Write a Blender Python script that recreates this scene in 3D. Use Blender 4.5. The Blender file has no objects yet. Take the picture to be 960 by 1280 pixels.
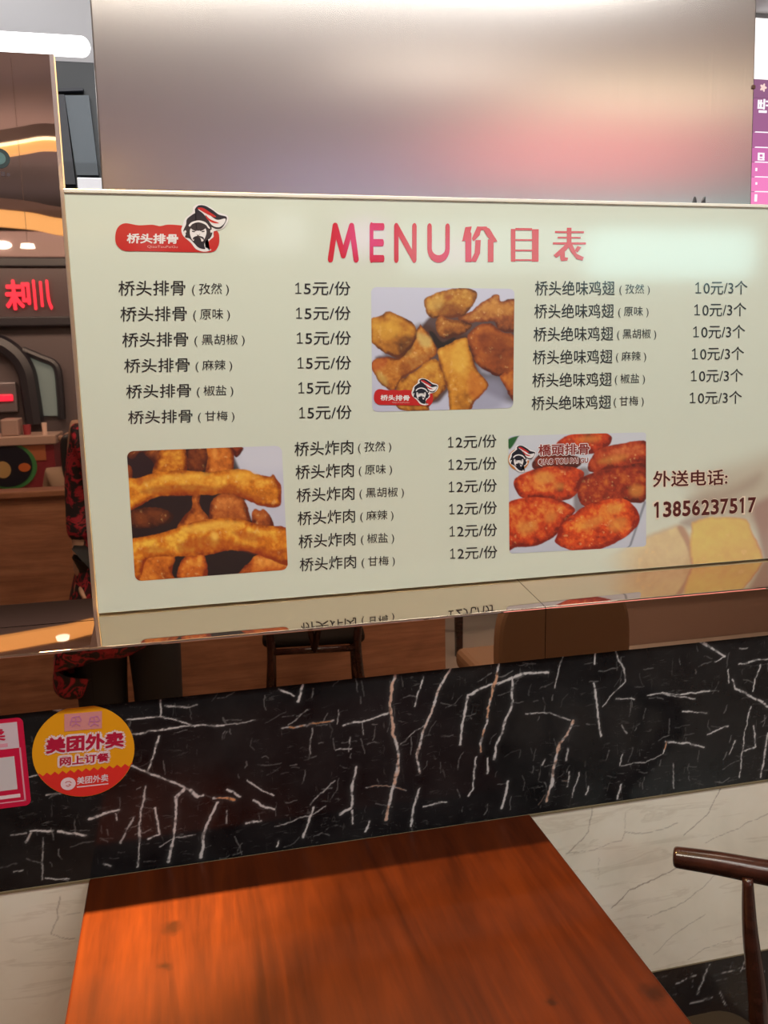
import bpy, bmesh, math, random
import numpy as np
from mathutils import Vector, Matrix

SC = bpy.context.scene
COL = SC.collection
PI = math.pi

# ------------------------------------------------------------------ camera
CAM = np.array([0.0, -1.35, 1.565])
YAW, PITCH, ROLL, FOC = 0.22671078, -0.17678075, -0.02116204, 1082.84
_cy, _sy = math.cos(YAW), math.sin(YAW)
FWD = np.array([_sy*math.cos(PITCH), _cy*math.cos(PITCH), math.sin(PITCH)])
_r0 = np.array([_cy, -_sy, 0.0]); _u0 = np.cross(_r0, FWD)
RGT = math.cos(ROLL)*_r0 + math.sin(ROLL)*_u0
UPV = -math.sin(ROLL)*_r0 + math.cos(ROLL)*_u0
cam_data = bpy.data.cameras.new('camera')
cam_data.sensor_fit = 'HORIZONTAL'; cam_data.sensor_width = 36.0
cam_data.lens = 36.0*FOC/960.0
cam_data.clip_start = 0.005; cam_data.clip_end = 60
cam = bpy.data.objects.new('camera', cam_data); COL.objects.link(cam)
cam.matrix_world = Matrix(((RGT[0], UPV[0], -FWD[0], CAM[0]), (RGT[1], UPV[1], -FWD[1], CAM[1]),
                           (RGT[2], UPV[2], -FWD[2], CAM[2]), (0, 0, 0, 1)))
SC.camera = cam

# ------------------------------------------------------------------ world, exposure, big lights
world = bpy.data.worlds.new('world'); SC.world = world; world.use_nodes = True
world.node_tree.nodes['Background'].inputs[0].default_value = (0.62, 0.50, 0.44, 1)
world.node_tree.nodes['Background'].inputs[1].default_value = 0.35
SC.view_settings.view_transform = 'Standard'; SC.view_settings.look = 'None'
SC.view_settings.exposure = 0.0; SC.view_settings.gamma = 1.0
SC.view_settings.use_curve_mapping = False
SC.cycles.use_denoising = True
SC.cycles.max_bounces = 12; SC.cycles.glossy_bounces = 8
SC.cycles.sample_clamp_indirect = 16.0; SC.cycles.blur_glossy = 0.15

def area_light(name, loc, target, w, h, power, color):
    l = bpy.data.lights.new(name, 'AREA'); l.shape = 'RECTANGLE'; l.size = w; l.size_y = h
    l.energy = power; l.color = color
    o = bpy.data.objects.new(name, l); COL.objects.link(o); o.location = loc
    o.rotation_euler = (Vector(target)-Vector(loc)).to_track_quat('-Z', 'Y').to_euler()
    return o
# unseen area lights at ceiling level, added as fill for board, partition and stall
area_light('hall_fill', (0.6, -0.80, 2.96), (0.55, 0.1, 1.2), 2.4, 0.24, 33, (0.98, 1.0, 0.955))
area_light('hall_fill', (-0.40, -0.78, 2.96), (-0.12, 0.1, 0.9), 0.4, 0.24, 10, (1.0, 0.84, 0.60))
area_light('hall_fill', (1.2, -1.45, 2.96), (1.2, -2.9, 0.3), 3.2, 0.3, 60, (1.0, 0.90, 0.82))
area_light('hall_fill', (-1.0, -4.3, 2.6), (-1.0, -5.3, 0.6), 2.5, 0.3, 45, (1.0, 0.88, 0.80))
# added area lights facing up, brightening the ceilings in place of coves and lamps
area_light('hall_ceiling_fill', (0.5, -4.6, 2.45), (0.5, -4.6, 3.0), 8.0, 4.0, 25, (1.0, 0.84, 1.06))
area_light('kitchen_ceiling_fill', (-0.6, 2.6, 2.3), (-0.6, 2.6, 3.0), 2.5, 2.0, 13, (1.0, 0.99, 1.0))
area_light('kitchen_fill', (-0.3, 1.1, 2.9), (-0.3, 2.2, 1.4), 1.2, 0.4, 14, (0.95, 0.97, 1.0))  # added fill, no fixture of its own, for the things behind the wall
# the downlight above the wall: it throws the shadow of the board's top edge on the table
for aim, size, watts in (((-0.16, -0.07, 0.75), 20, 2050), ((0.16, -0.30, 0.75), 46, 520)):       # its bright beam and its wide spill
    sp = bpy.data.lights.new('downlight_beam', 'SPOT'); sp.energy = watts; sp.color = (1.0, 0.67, 0.22)
    sp.spot_size = math.radians(size); sp.spot_blend = 1.0; sp.shadow_soft_size = 0.006
    spo = bpy.data.objects.new('downlight_beam', sp); COL.objects.link(spo)
    spo.location = (-0.06, 0.324, 2.85)
    spo.rotation_euler = (Vector(aim)-Vector(spo.location)).to_track_quat('-Z', 'Y').to_euler()

# ------------------------------------------------------------------ measuring helpers
def ray(px, py):
    return FWD + RGT*((px-480.0)/FOC) - UPV*((py-640.0)/FOC)
def at(px, py, Y):                         # the point of the plane y = Y seen at a place in the photograph
    d = ray(px, py); t = (Y-CAM[1])/d[1]
    return CAM + d*t
def atz(px, py, z):
    d = ray(px, py); t = (z-CAM[2])/d[2]
    return CAM + d*t
def seen(px, py, Y, plane):                # what stands at y = Y in the hall and shows in a mirror at y = plane
    p = at(px, py, 2*plane-Y)
    return np.array([p[0], Y, p[2]])

# ------------------------------------------------------------------ materials
def s2l(c):
    c = np.asarray(c, float)/255.0
    return np.where(c <= 0.04045, c/12.92, ((c+0.055)/1.055)**2.4)
def rgb(r, g, b):
    v = s2l((r, g, b)); return (float(v[0]), float(v[1]), float(v[2]), 1.0)
MATS = {}
def mat(name, color=(0.8, 0.8, 0.8, 1), rough=0.5, metal=0.0, emit=None, strength=0.0, coat=0.0, coat_rough=0.05, spec=0.5):
    if name in MATS: return MATS[name]
    m = bpy.data.materials.new(name); m.use_nodes = True
    b = m.node_tree.nodes['Principled BSDF']
    b.inputs['Base Color'].default_value = color
    b.inputs['Roughness'].default_value = rough
    b.inputs['Metallic'].default_value = metal
    b.inputs['Coat Weight'].default_value = coat
    b.inputs['Coat Roughness'].default_value = coat_rough
    b.inputs['Specular IOR Level'].default_value = spec
    if emit is not None:
        b.inputs['Emission Color'].default_value = emit
        b.inputs['Emission Strength'].default_value = strength
    MATS[name] = m
    return m
class NT:
    def __init__(s, m):
        s.t = m.node_tree; s.b = s.t.nodes['Principled BSDF']
    def n(s, typ, **kw):
        x = s.t.nodes.new(typ)
        for k, v in kw.items():
            if k.startswith('_'): x.inputs[k[1:]].default_value = v
            else: setattr(x, k, v)
        return x
    def l(s, a, b): s.t.links.new(a, b)
    def coords(s, scale):
        tc = s.n('ShaderNodeTexCoord'); mp = s.n('ShaderNodeMapping')
        mp.inputs['Scale'].default_value = scale
        s.l(tc.outputs['Object'], mp.inputs['Vector']); return mp.outputs[0]
    def noise(s, vec, scale, detail=4, rough=0.55, dist=0.0):
        x = s.n('ShaderNodeTexNoise'); x.inputs['Scale'].default_value = scale
        x.inputs['Detail'].default_value = detail; x.inputs['Roughness'].default_value = rough
        x.inputs['Distortion'].default_value = dist
        s.l(vec, x.inputs['Vector']); return x.outputs['Fac']
    def ramp(s, fac, stops):
        r = s.n('ShaderNodeValToRGB'); e = r.color_ramp.elements
        while len(e) < len(stops): e.new(0.5)
        for i, (p, c) in enumerate(stops): e[i].position = p; e[i].color = c
        s.l(fac, r.inputs[0]); return r.outputs[0]
    def mix(s, fac, a, b, mode='MIX'):
        x = s.n('ShaderNodeMix', data_type='RGBA', blend_type=mode)
        for sock, v in ((x.inputs[0], fac), (x.inputs[6], a), (x.inputs[7], b)):
            if hasattr(v, 'is_output'): s.l(v, sock)
            else: sock.default_value = v
        return x.outputs[2]
    def bump(s, h, strength, dist=0.001):
        x = s.n('ShaderNodeBump'); x.inputs['Strength'].default_value = strength; x.inputs['Distance'].default_value = dist
        s.l(h, x.inputs['Height']); s.l(x.outputs[0], s.b.inputs['Normal'])

# rose-bronze mirror steel of the ledge and the side panel
M_MIRROR = mat('bronze_mirror', (0.68, 0.55, 0.43, 1), 0.015, 1.0)
M_MIRROR_EDGE = mat('bronze_mirror_edge', (0.40, 0.33, 0.34, 1), 0.35, 0.6)
# brushed steel
M_STEEL = mat('brushed_steel', (0.70, 0.66, 0.62, 1), 0.30, 1.0)
def _steel():
    k = NT(M_STEEL)
    f = k.noise(k.coords((420, 420, 3.0)), 1.0, 3, 0.6)
    k.l(k.mix(f, (0.60, 0.56, 0.54, 1), (0.69, 0.65, 0.63, 1)), k.b.inputs['Base Color'])
    k.b.inputs['Roughness'].default_value = 0.235
    k.b.inputs['Anisotropic'].default_value = 0.72          # brushed upright: reflections spread sideways
    tg = k.n('ShaderNodeTangent', direction_type='UV_MAP', uv_map='UVMap'); k.l(tg.outputs[0], k.b.inputs['Tangent'])
_steel()
# polished black marble with a painted vein attribute
def marble_black(name):
    m = mat(name, (0.01, 0.01, 0.011, 1), 0.11, 0.0, coat=0.0, spec=0.28)
    k = NT(m)
    v = k.coords((1, 1, 1))
    base = k.ramp(k.noise(v, 9.0, 6, 0.6), [(0.35, (0.006, 0.006, 0.007, 1)), (0.75, (0.020, 0.020, 0.021, 1))])
    vs = k.coords((38, 38, 110)); sp1 = k.ramp(k.noise(vs, 1.0, 5, 0.7, 0.6), [(0.58, (0, 0, 0, 1)), (0.76, (0.13, 0.128, 0.125, 1))])
    vv = k.coords((120, 120, 30)); sp2 = k.ramp(k.noise(vv, 1.0, 4, 0.7, 0.5), [(0.61, (0, 0, 0, 1)), (0.78, (0.11, 0.105, 0.10, 1))])
    gate = k.ramp(k.noise(v, 7.0, 3, 0.6), [(0.42, (0, 0, 0, 1)), (0.66, (1, 1, 1, 1))])
    fl = k.mix(gate, (0, 0, 0, 1), k.mix(1.0, sp1, sp2, 'ADD'))
    c = k.mix(1.0, base, fl, 'ADD')
    a = k.n('ShaderNodeAttribute', attribute_name='vein'); a2 = k.n('ShaderNodeAttribute', attribute_name='rust')
    vc = k.mix(a2.outputs['Fac'], (0.56, 0.55, 0.55, 1), (0.62, 0.30, 0.14, 1))
    c = k.mix(a.outputs['Fac'], c, vc)
    k.l(c, k.b.inputs['Base Color'])
    return m
M_BLACK = marble_black('black_marble')
M_WHITE = mat('white_marble', (0.7, 0.66, 0.58, 1), 0.14)
def _white():
    k = NT(M_WHITE); v = k.coords((1, 1, 1))
    c = k.ramp(k.noise(v, 5.0, 5, 0.55, 0.4), [(0.30, (0.64, 0.595, 0.49, 1)), (0.55, (0.78, 0.73, 0.61, 1)), (0.75, (0.83, 0.79, 0.69, 1))])
    vd = k.n('ShaderNodeTexCoord'); mp = k.n('ShaderNodeMapping'); mp.inputs['Rotation'].default_value = (0, math.radians(35), 0)
    mp.inputs['Scale'].default_value = (6, 6, 40)
    k.l(vd.outputs['Object'], mp.inputs[0])
    st = k.ramp(k.noise(mp.outputs[0], 1.0, 4, 0.6, 0.8), [(0.56, (1, 1, 1, 1)), (0.62, (0.80, 0.77, 0.74, 1)), (0.68, (1, 1, 1, 1))])
    c = k.mix(0.55, c, k.mix(1.0, c, st, 'MULTIPLY'))
    a = k.n('ShaderNodeAttribute', attribute_name='vein')
    c = k.mix(a.outputs['Fac'], c, (0.25, 0.20, 0.155, 1))
    k.l(c, k.b.inputs['Base Color'])
_white()
M_GROUT = mat('brass_joint', rgb(120, 108, 82), 0.45)
# red-brown lacquered timber
def wood(name, dark, mid, light, axis, rough=0.22, coat=0.0, spec=0.5):
    m = mat(name, mid, rough, 0.0, coat=coat, coat_rough=0.08, spec=spec); k = NT(m)
    sc = {'x': (2.0, 26, 26), 'y': (26, 2.0, 26), 'z': (26, 26, 2.0)}[axis]
    v = k.coords(sc)
    g = k.noise(v, 0.55, 6, 0.6, 1.6)
    fine = k.noise(k.coords(tuple(s*6 for s in sc)), 1.0, 3, 0.6)
    big = k.noise(k.coords((1, 1, 1)), 5.0, 3, 0.5, 1.0)
    c = k.ramp(g, [(0.30, dark), (0.5, mid), (0.72, light)])
    c = k.mix(0.16, c, k.ramp(fine, [(0.3, (0, 0, 0, 1)), (0.7, light)]))
    c = k.mix(0.5, c, k.mix(1.0, c, k.ramp(big, [(0.3, (0.55, 0.50, 0.45, 1)), (0.7, (1, 1, 1, 1))]), 'MULTIPLY'))
    k.l(c, k.b.inputs['Base Color'])
    return m
M_TABLE = wood('rosewood_table', (0.030, 0.0054, 0.0015, 1), (0.052, 0.0092, 0.0019, 1), (0.080, 0.0145, 0.0022, 1), 'y', 0.33, 0.0, 0.14)
def _knots():                                   # three small knots in the table top
    k = NT(M_TABLE); src = k.b.inputs['Base Color'].links[0].from_socket
    tc = k.n('ShaderNodeTexCoord')
    for (px, py, rr) in ((216, 1160, 0.020), (205, 1207, 0.012), (817, 1240, 0.022), (690, 1252, 0.012)):
        p = atz(px, py, 0.75)
        d = k.n('ShaderNodeVectorMath', operation='DISTANCE'); d.inputs[1].default_value = (p[0], p[1], 0.75)
        wv = k.n('ShaderNodeTexNoise'); wv.inputs['Scale'].default_value = 60
        ad = k.n('ShaderNodeVectorMath', operation='MULTIPLY_ADD'); ad.inputs[1].default_value = (0.016, 0.03, 0); 
        k.l(tc.outputs['Object'], wv.inputs['Vector']); k.l(wv.outputs['Color'], ad.inputs[0]); k.l(tc.outputs['Object'], ad.inputs[2])
        sub = k.n('ShaderNodeVectorMath', operation='SUBTRACT'); sub.inputs[1].default_value = (0.008, 0.015, 0)
        k.l(ad.outputs[0], sub.inputs[0]); k.l(sub.outputs[0], d.inputs[0])
        mr = k.n('ShaderNodeMapRange'); mr.inputs['From Min'].default_value = rr*0.25; mr.inputs['From Max'].default_value = rr
        mr.inputs['To Min'].default_value = 0.75; mr.inputs['To Max'].default_value = 0.0
        k.l(d.outputs['Value'], mr.inputs['Value'])
        src = k.mix(mr.outputs[0], src, (0.012, 0.003, 0.001, 1))
    k.l(src, k.b.inputs['Base Color'])
_knots()
M_CHAIR = wood('dark_walnut_lacquer', (0.018, 0.006, 0.004, 1), (0.040, 0.013, 0.009, 1), (0.060, 0.020, 0.013, 1), 'x', 0.20)
M_SEAT = mat('charcoal_leather', (0.016, 0.012, 0.010, 1), 0.85, spec=0.06)
M_PANEL_WOOD = wood('partition_wood', (0.26, 0.10, 0.05, 1), (0.40, 0.17, 0.09, 1), (0.52, 0.25, 0.14, 1), 'x', 0.4)
M_FLOORWOOD = wood('floor_boards', (0.16, 0.085, 0.05, 1), (0.24, 0.13, 0.08, 1), (0.30, 0.17, 0.11, 1), 'x', 0.25)
M_TILE = mat('beige_floor_tile', (0.50, 0.40, 0.33, 1), 0.2)
M_CREAM = mat('menu_print_ground', rgb(211, 217, 200), 0.5, coat=1.0, coat_rough=0.09)
def mat_print(name, rough=0.5):
    m = mat(name, (1, 1, 1, 1), rough, coat=1.0, coat_rough=0.09); k = NT(m)
    a = k.n('ShaderNodeAttribute', attribute_name='Col'); k.l(a.outputs['Color'], k.b.inputs['Base Color'])
    return m
M_PRINT = mat_print('printed_photo')
M_INK = mat('black_ink', (0.022, 0.022, 0.024, 1), 0.3, coat=1.0, coat_rough=0.09)
M_RED = mat('red_ink', (0.62, 0.016, 0.024, 1), 0.3, coat=1.0, coat_rough=0.09)
M_MAROON = mat('maroon_ink', (0.085, 0.012, 0.012, 1), 0.3, coat=1.0, coat_rough=0.09)
M_WHITEINK = mat('white_ink', (0.80, 0.77, 0.76, 1), 0.3, coat=1.0, coat_rough=0.09)
M_PINKINK = mat('pale_pink_ink', (0.72, 0.42, 0.38, 1), 0.3)
M_LOGORED = mat('logo_red_ink', (0.55, 0.022, 0.020, 1), 0.3, coat=1.0, coat_rough=0.09)
M_ORANGEINK = mat('orange_ink', (0.62, 0.22, 0.04, 1), 0.3, coat=1.0, coat_rough=0.09)
M_NAVY = mat('logo_black_ink', (0.016, 0.016, 0.026, 1), 0.3, coat=1.0, coat_rough=0.09)
M_FRAME = mat('board_edge', (0.80, 0.76, 0.66, 1), 0.25)

# ------------------------------------------------------------------ object helpers
def link(o): COL.objects.link(o); return o
def put(o, parent):
    if parent is not None:
        o.parent = parent
        if parent.parent is not None: o.location = (0, 0, 0)
        else: o.location = -Vector(parent.location)
    return o
def obj(name, verts, faces, m, parent=None, smooth=False, local=False):
    me = bpy.data.meshes.new(name)
    me.from_pydata([tuple(map(float, v)) for v in verts], [], faces); me.update()
    if m is not None: me.materials.append(m)
    if smooth: me.shade_smooth()
    o = link(bpy.data.objects.new(name, me))
    if local: o.parent = parent
    else: put(o, parent)
    return o
def from_bm(name, bm, m, parent=None, smooth=False, local=False):
    me = bpy.data.meshes.new(name); bm.normal_update(); bm.to_mesh(me); bm.free()
    if m is not None: me.materials.append(m)
    if smooth: me.shade_smooth()
    o = link(bpy.data.objects.new(name, me))
    if local: o.parent = parent
    else: put(o, parent)
    return o
def tag(o, label, cat, group=None):
    o['label'] = label; o['category'] = cat
    if group: o['group'] = group
    return o
def struct(o): o['kind'] = 'structure'; return o
def empty(name, loc, label, cat, group=None, rz=0.0):
    o = link(bpy.data.objects.new(name, None)); o.location = tuple(map(float, loc)); o.rotation_euler = (0, 0, rz)
    o.empty_display_size = 0.1
    return tag(o, label, cat, group)
def add_box(bm, x0, x1, y0, y1, z0, z1, bev=0.0, seg=2):
    r = bmesh.ops.create_cube(bm, size=1.0); vs = r['verts']
    for v in vs:
        v.co = Vector((x0+(v.co.x+0.5)*(x1-x0), y0+(v.co.y+0.5)*(y1-y0), z0+(v.co.z+0.5)*(z1-z0)))
    if bev > 0:
        es = list({e for v in vs for e in v.link_edges})
        bmesh.ops.bevel(bm, geom=es, offset=bev, segments=seg, profile=0.5, affect='EDGES')
    return bm
def box(name, x0, x1, y0, y1, z0, z1, m, parent=None, bev=0.0, seg=2, local=False):
    return from_bm(name, add_box(bmesh.new(), x0, x1, y0, y1, z0, z1, bev, seg), m, parent, local=local)
def catmull(P, n=8, closed=False):
    P = np.asarray(P, float); N = len(P); out = []
    rng = range(N) if closed else range(N-1)
    for i in rng:
        if closed: p0, p1, p2, p3 = P[i-1], P[i], P[(i+1) % N], P[(i+2) % N]
        else: p0, p1, p2, p3 = P[max(i-1, 0)], P[i], P[i+1], P[min(i+2, N-1)]
        for j in range(n):
            t = j/n
            out.append(0.5*((2*p1)+(-p0+p2)*t+(2*p0-5*p1+4*p2-p3)*t*t+(-p0+3*p1-3*p2+p3)*t**3))
    if not closed: out.append(P[-1])
    return np.array(out)
def add_tube(bm, path, radii, seg=14, squash=(1.0, 1.0), up=(0, 0, 1)):
    path = [Vector(p) for p in path]; n = len(path); rings = []
    if not hasattr(radii, '__len__'): radii = [radii]*n
    for i, p in enumerate(path):
        t = (path[min(i+1, n-1)]-path[max(i-1, 0)]).normalized()
        u = Vector(up)
        if abs(t.dot(u)) > 0.97: u = Vector((1, 0, 0))
        s = t.cross(u).normalized(); w = s.cross(t).normalized()
        rings.append([bm.verts.new(p+s*(math.cos(a)*radii[i]*squash[0])+w*(math.sin(a)*radii[i]*squash[1]))
                      for a in (2*PI*k/seg for k in range(seg))])
    for a, b in zip(rings, rings[1:]):
        for k in range(seg): bm.faces.new((a[k], a[(k+1) % seg], b[(k+1) % seg], b[k]))
    bm.faces.new(rings[0][::-1]); bm.faces.new(rings[-1])
    bmesh.ops.recalc_face_normals(bm, faces=bm.faces[:])
    return bm
def prism(bm, poly, d):                     # a closed polygon of points pushed along d
    a = [bm.verts.new(tuple(p)) for p in poly]; b = [bm.verts.new(tuple(np.asarray(p)+np.asarray(d))) for p in poly]
    bm.faces.new(a); bm.faces.new(b[::-1]); n = len(a)
    for i in range(n): bm.faces.new((a[i], b[i], b[(i+1) % n], a[(i+1) % n]))
    bmesh.ops.recalc_face_normals(bm, faces=bm.faces[:])
    return bm
def copy_tree(o, parent=None):
    c = o.copy(); link(c)
    if parent is not None: c.parent = parent
    for ch in list(o.children): copy_tree(ch, c)
    return c

# ---- numpy noise used for printed pictures and marble veins
def vnoise(x, y, seed=0):
    rs = np.random.RandomState(seed); T = rs.rand(64, 64)
    xi = np.floor(x).astype(int); yi = np.floor(y).astype(int); fx = x-xi; fy = y-yi
    fx = fx*fx*(3-2*fx); fy = fy*fy*(3-2*fy)
    g = lambda a, b: T[a % 64, b % 64]
    return (g(xi, yi)*(1-fx)+g(xi+1, yi)*fx)*(1-fy)+(g(xi, yi+1)*(1-fx)+g(xi+1, yi+1)*fx)*fy
def fbm(x, y, seed=0, oct=4):
    s = 0; a = 0.5
    for i in range(oct): s = s+a*vnoise(x*2**i+i*17.3, y*2**i+i*9.1, seed+i); a *= 0.5
    return s/(1-0.5**oct)
def seg_dist(X, Y, a, b):
    d = b-a; L = max(d@d, 1e-9); t = np.clip(((X-a[0])*d[0]+(Y-a[1])*d[1])/L, 0, 1)
    return np.hypot(X-a[0]-t*d[0], Y-a[1]-t*d[1])
def poly_sdf(X, Y, P):                       # negative inside
    P = np.asarray(P, float); n = len(P); D = np.full(X.shape, 1e9); inside = np.zeros(X.shape, bool)
    for i in range(n):
        a, b = P[i], P[(i+1) % n]
        D = np.minimum(D, seg_dist(X, Y, a, b))
        if a[1] != b[1]:
            c = ((a[1] > Y) != (b[1] > Y)) & (X < (b[0]-a[0])*(Y-a[1])/(b[1]-a[1])+a[0]); inside ^= c
    return np.where(inside, -D, D)
def sstep(a, b, x):
    t = np.clip((x-a)/(b-a), 0, 1); return t*t*(3-2*t)
def grid_obj(name, pts, m, parent, attrs=None, color=None, smooth=False):   # pts: (ny, nx, 3)
    ny, nx = pts.shape[:2]
    me = bpy.data.meshes.new(name)
    idx = np.arange(ny*nx).reshape(ny, nx)
    q = np.stack([idx[:-1, :-1], idx[:-1, 1:], idx[1:, 1:], idx[1:, :-1]], -1).reshape(-1, 4)
    me.vertices.add(ny*nx); me.vertices.foreach_set('co', pts.reshape(-1).astype(np.float32))
    me.loops.add(q.size); me.loops.foreach_set('vertex_index', q.reshape(-1).astype(np.int32))
    me.polygons.add(len(q)); me.polygons.foreach_set('loop_start', np.arange(0, q.size, 4).astype(np.int32))
    me.update(calc_edges=True)
    if color is not None:
        ca = me.color_attributes.new('Col', 'FLOAT_COLOR', 'POINT')
        rgba = np.concatenate([color.reshape(-1, 3), np.ones((ny*nx, 1))], 1)
        ca.data.foreach_set('color', rgba.reshape(-1).astype(np.float32))
    for k, v in (attrs or {}).items():
        at_ = me.attributes.new(k, 'FLOAT', 'POINT'); at_.data.foreach_set('value', v.reshape(-1).astype(np.float32))
    me.materials.append(m)
    o = link(bpy.data.objects.new(name, me)); put(o, parent)
    return o

# ------------------------------------------------------------------ levels of the place (metres)
ZL = 1.1344                                   # front edge of the mirror ledge
TILT = math.tan(math.radians(7.0))            # the plates under the board rise towards the wall
YM = 0.122                                    # face of the menu board
ledge_z = lambda y: ZL+TILT*y
YP = float(atz(60, 780, ZL)[1])               # face of the mirror panel, on a level plate
ZB, ZW, ZS = 1.0405, 0.746, 0.3755            # black band top, black band foot, skirting top
YS = 0.45                                     # steel panel

# ------------------------------------------------------------------ floor, ceiling, walls
struct(box('floor', -5, 7, -9, 5, -0.1, 0.0, M_FLOORWOOD))
struct(box('trim_1', 1.22, 5.2, -4.4, -0.02, 0.0, 0.004, M_TILE))
M_CEIL = mat('ceiling_paint', (0.60, 0.55, 0.54, 1), 0.7)
struct(box('ceiling', -5, 7, -9, 5, 3.0, 3.1, M_CEIL))
M_WALLDARK = mat('hall_wall_paint', (0.16, 0.11, 0.10, 1), 0.6)
struct(box('wall_hall', -5, 7, -9.1, -9.0, 0, 3.0, M_WALLDARK))
M_KITCHEN = mat('kitchen_wall_paint', (0.55, 0.55, 0.56, 1), 0.6)
struct(box('wall_kitchen', -5, 7, 4.9, 5.0, 0, 3.0, M_KITCHEN))
XA, XB = -0.75, 1.75
struct(box('wall_front', XA, XB, 0.004, 0.30, 0.0, ZB, mat('wall_core', (0.3, 0.28, 0.26, 1), 0.8)))

def slab(name, z0, z1, m, step, veins, xr=(XA, XB), fine=(-0.45, 1.55), small=0, seed=1):
    xs = np.concatenate([np.linspace(xr[0], fine[0], 12)[:-1], np.arange(fine[0], fine[1], step), np.linspace(fine[1], xr[1], 12)])
    zs = np.linspace(z0, z1, int((z1-z0)/step)+1)
    X, Z = np.meshgrid(xs, zs)
    V = np.zeros_like(X); Rr = np.zeros_like(X)
    wx = (fbm(X*45, Z*45, 3, 3)-0.5)*0.007; wz = (fbm(X*45+50, Z*45, 7, 3)-0.5)*0.007
    wx += (fbm(X*220, Z*220, 13, 3)-0.5)*0.0022; wz += (fbm(X*220+7, Z*220, 17, 3)-0.5)*0.0022
    Xw, Zw = X+wx, Z+wz
    wid = 0.35+1.3*fbm(X*90, Z*90, 21, 3)
    brk = sstep(0.28, 0.42, fbm(X*150, Z*150, 31, 2)) if m is M_BLACK else np.full_like(X, 0.8)
    rr = random.Random(seed); extra = []
    for i in range(small):                     # short hairline veins, upright and lying
        x, z = rr.uniform(fine[0], fine[1]), rr.uniform(z0, z1); L = rr.uniform(0.006, 0.030)*(1.4 if rr.random() < 0.2 else 1)
        an = rr.gauss(1.45, 0.22) if rr.random() < 0.55 else rr.gauss(0.05, 0.16)
        P = [(x, z)]
        for _ in range(2):
            a2 = an+rr.gauss(0, 0.25); P.append((P[-1][0]+L/2*math.cos(a2), P[-1][1]+L/2*math.sin(a2)))
        extra.append((0, 0, 0, rr.uniform(0.5, 2.0), 0.7 if rr.random() < 0.05 else 0.0, rr.uniform(0.05, 0.24), P))
    for (ox, oy, sc, w, rust, strength, P) in veins+extra:
        Q = []
        if sc == 0: Q, sc = list(P), 3.0
        else:
            for (a, b) in P:
                p = at(ox+a/sc, oy+b/sc, 0.0); Q.append((p[0], p[2]))
        Q = np.array(Q); wr = max(w/sc*0.00125*0.38, 0.00045)
        sel = (X > Q[:, 0].min()-0.02) & (X < Q[:, 0].max()+0.02) & (Z > Q[:, 1].min()-0.02) & (Z < Q[:, 1].max()+0.02)
        if not sel.any(): continue
        xs_, zs_ = Xw[sel], Zw[sel]; D = np.full(xs_.shape, 1e9)
        for a, b in zip(Q, Q[1:]): D = np.minimum(D, seg_dist(xs_, zs_, a, b))
        t = wr*wid[sel]
        v = (1-sstep(t*0.7, t*1.25+0.0008, D))*strength*(0.35+0.65*brk[sel])
        halo = np.exp(-(D/(wr*3+0.001))**2)*0.04*strength
        V[sel] = np.maximum(V[sel], np.maximum(v, halo)); Rr[sel] = np.maximum(Rr[sel], rust*(v > 0.1)*sstep(0.45, 0.6, fbm(xs_*60, zs_*60, 41, 2)+rust*0.12))
    pts = np.stack([X, np.zeros_like(X), Z], -1)
    return grid_obj(name, pts, m, None, {'vein': V, 'rust': Rr})
VA = (300, 780, 2.4); VB = (640, 720, 3.0); VC = (0, 700, 3.0); VD = (600, 960, 2.667); VE = (60, 1060, 5.82)
def V(o, w, P, rust=0.0, s=1.0): return (o[0], o[1], o[2], w, rust, s, P)
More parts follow.
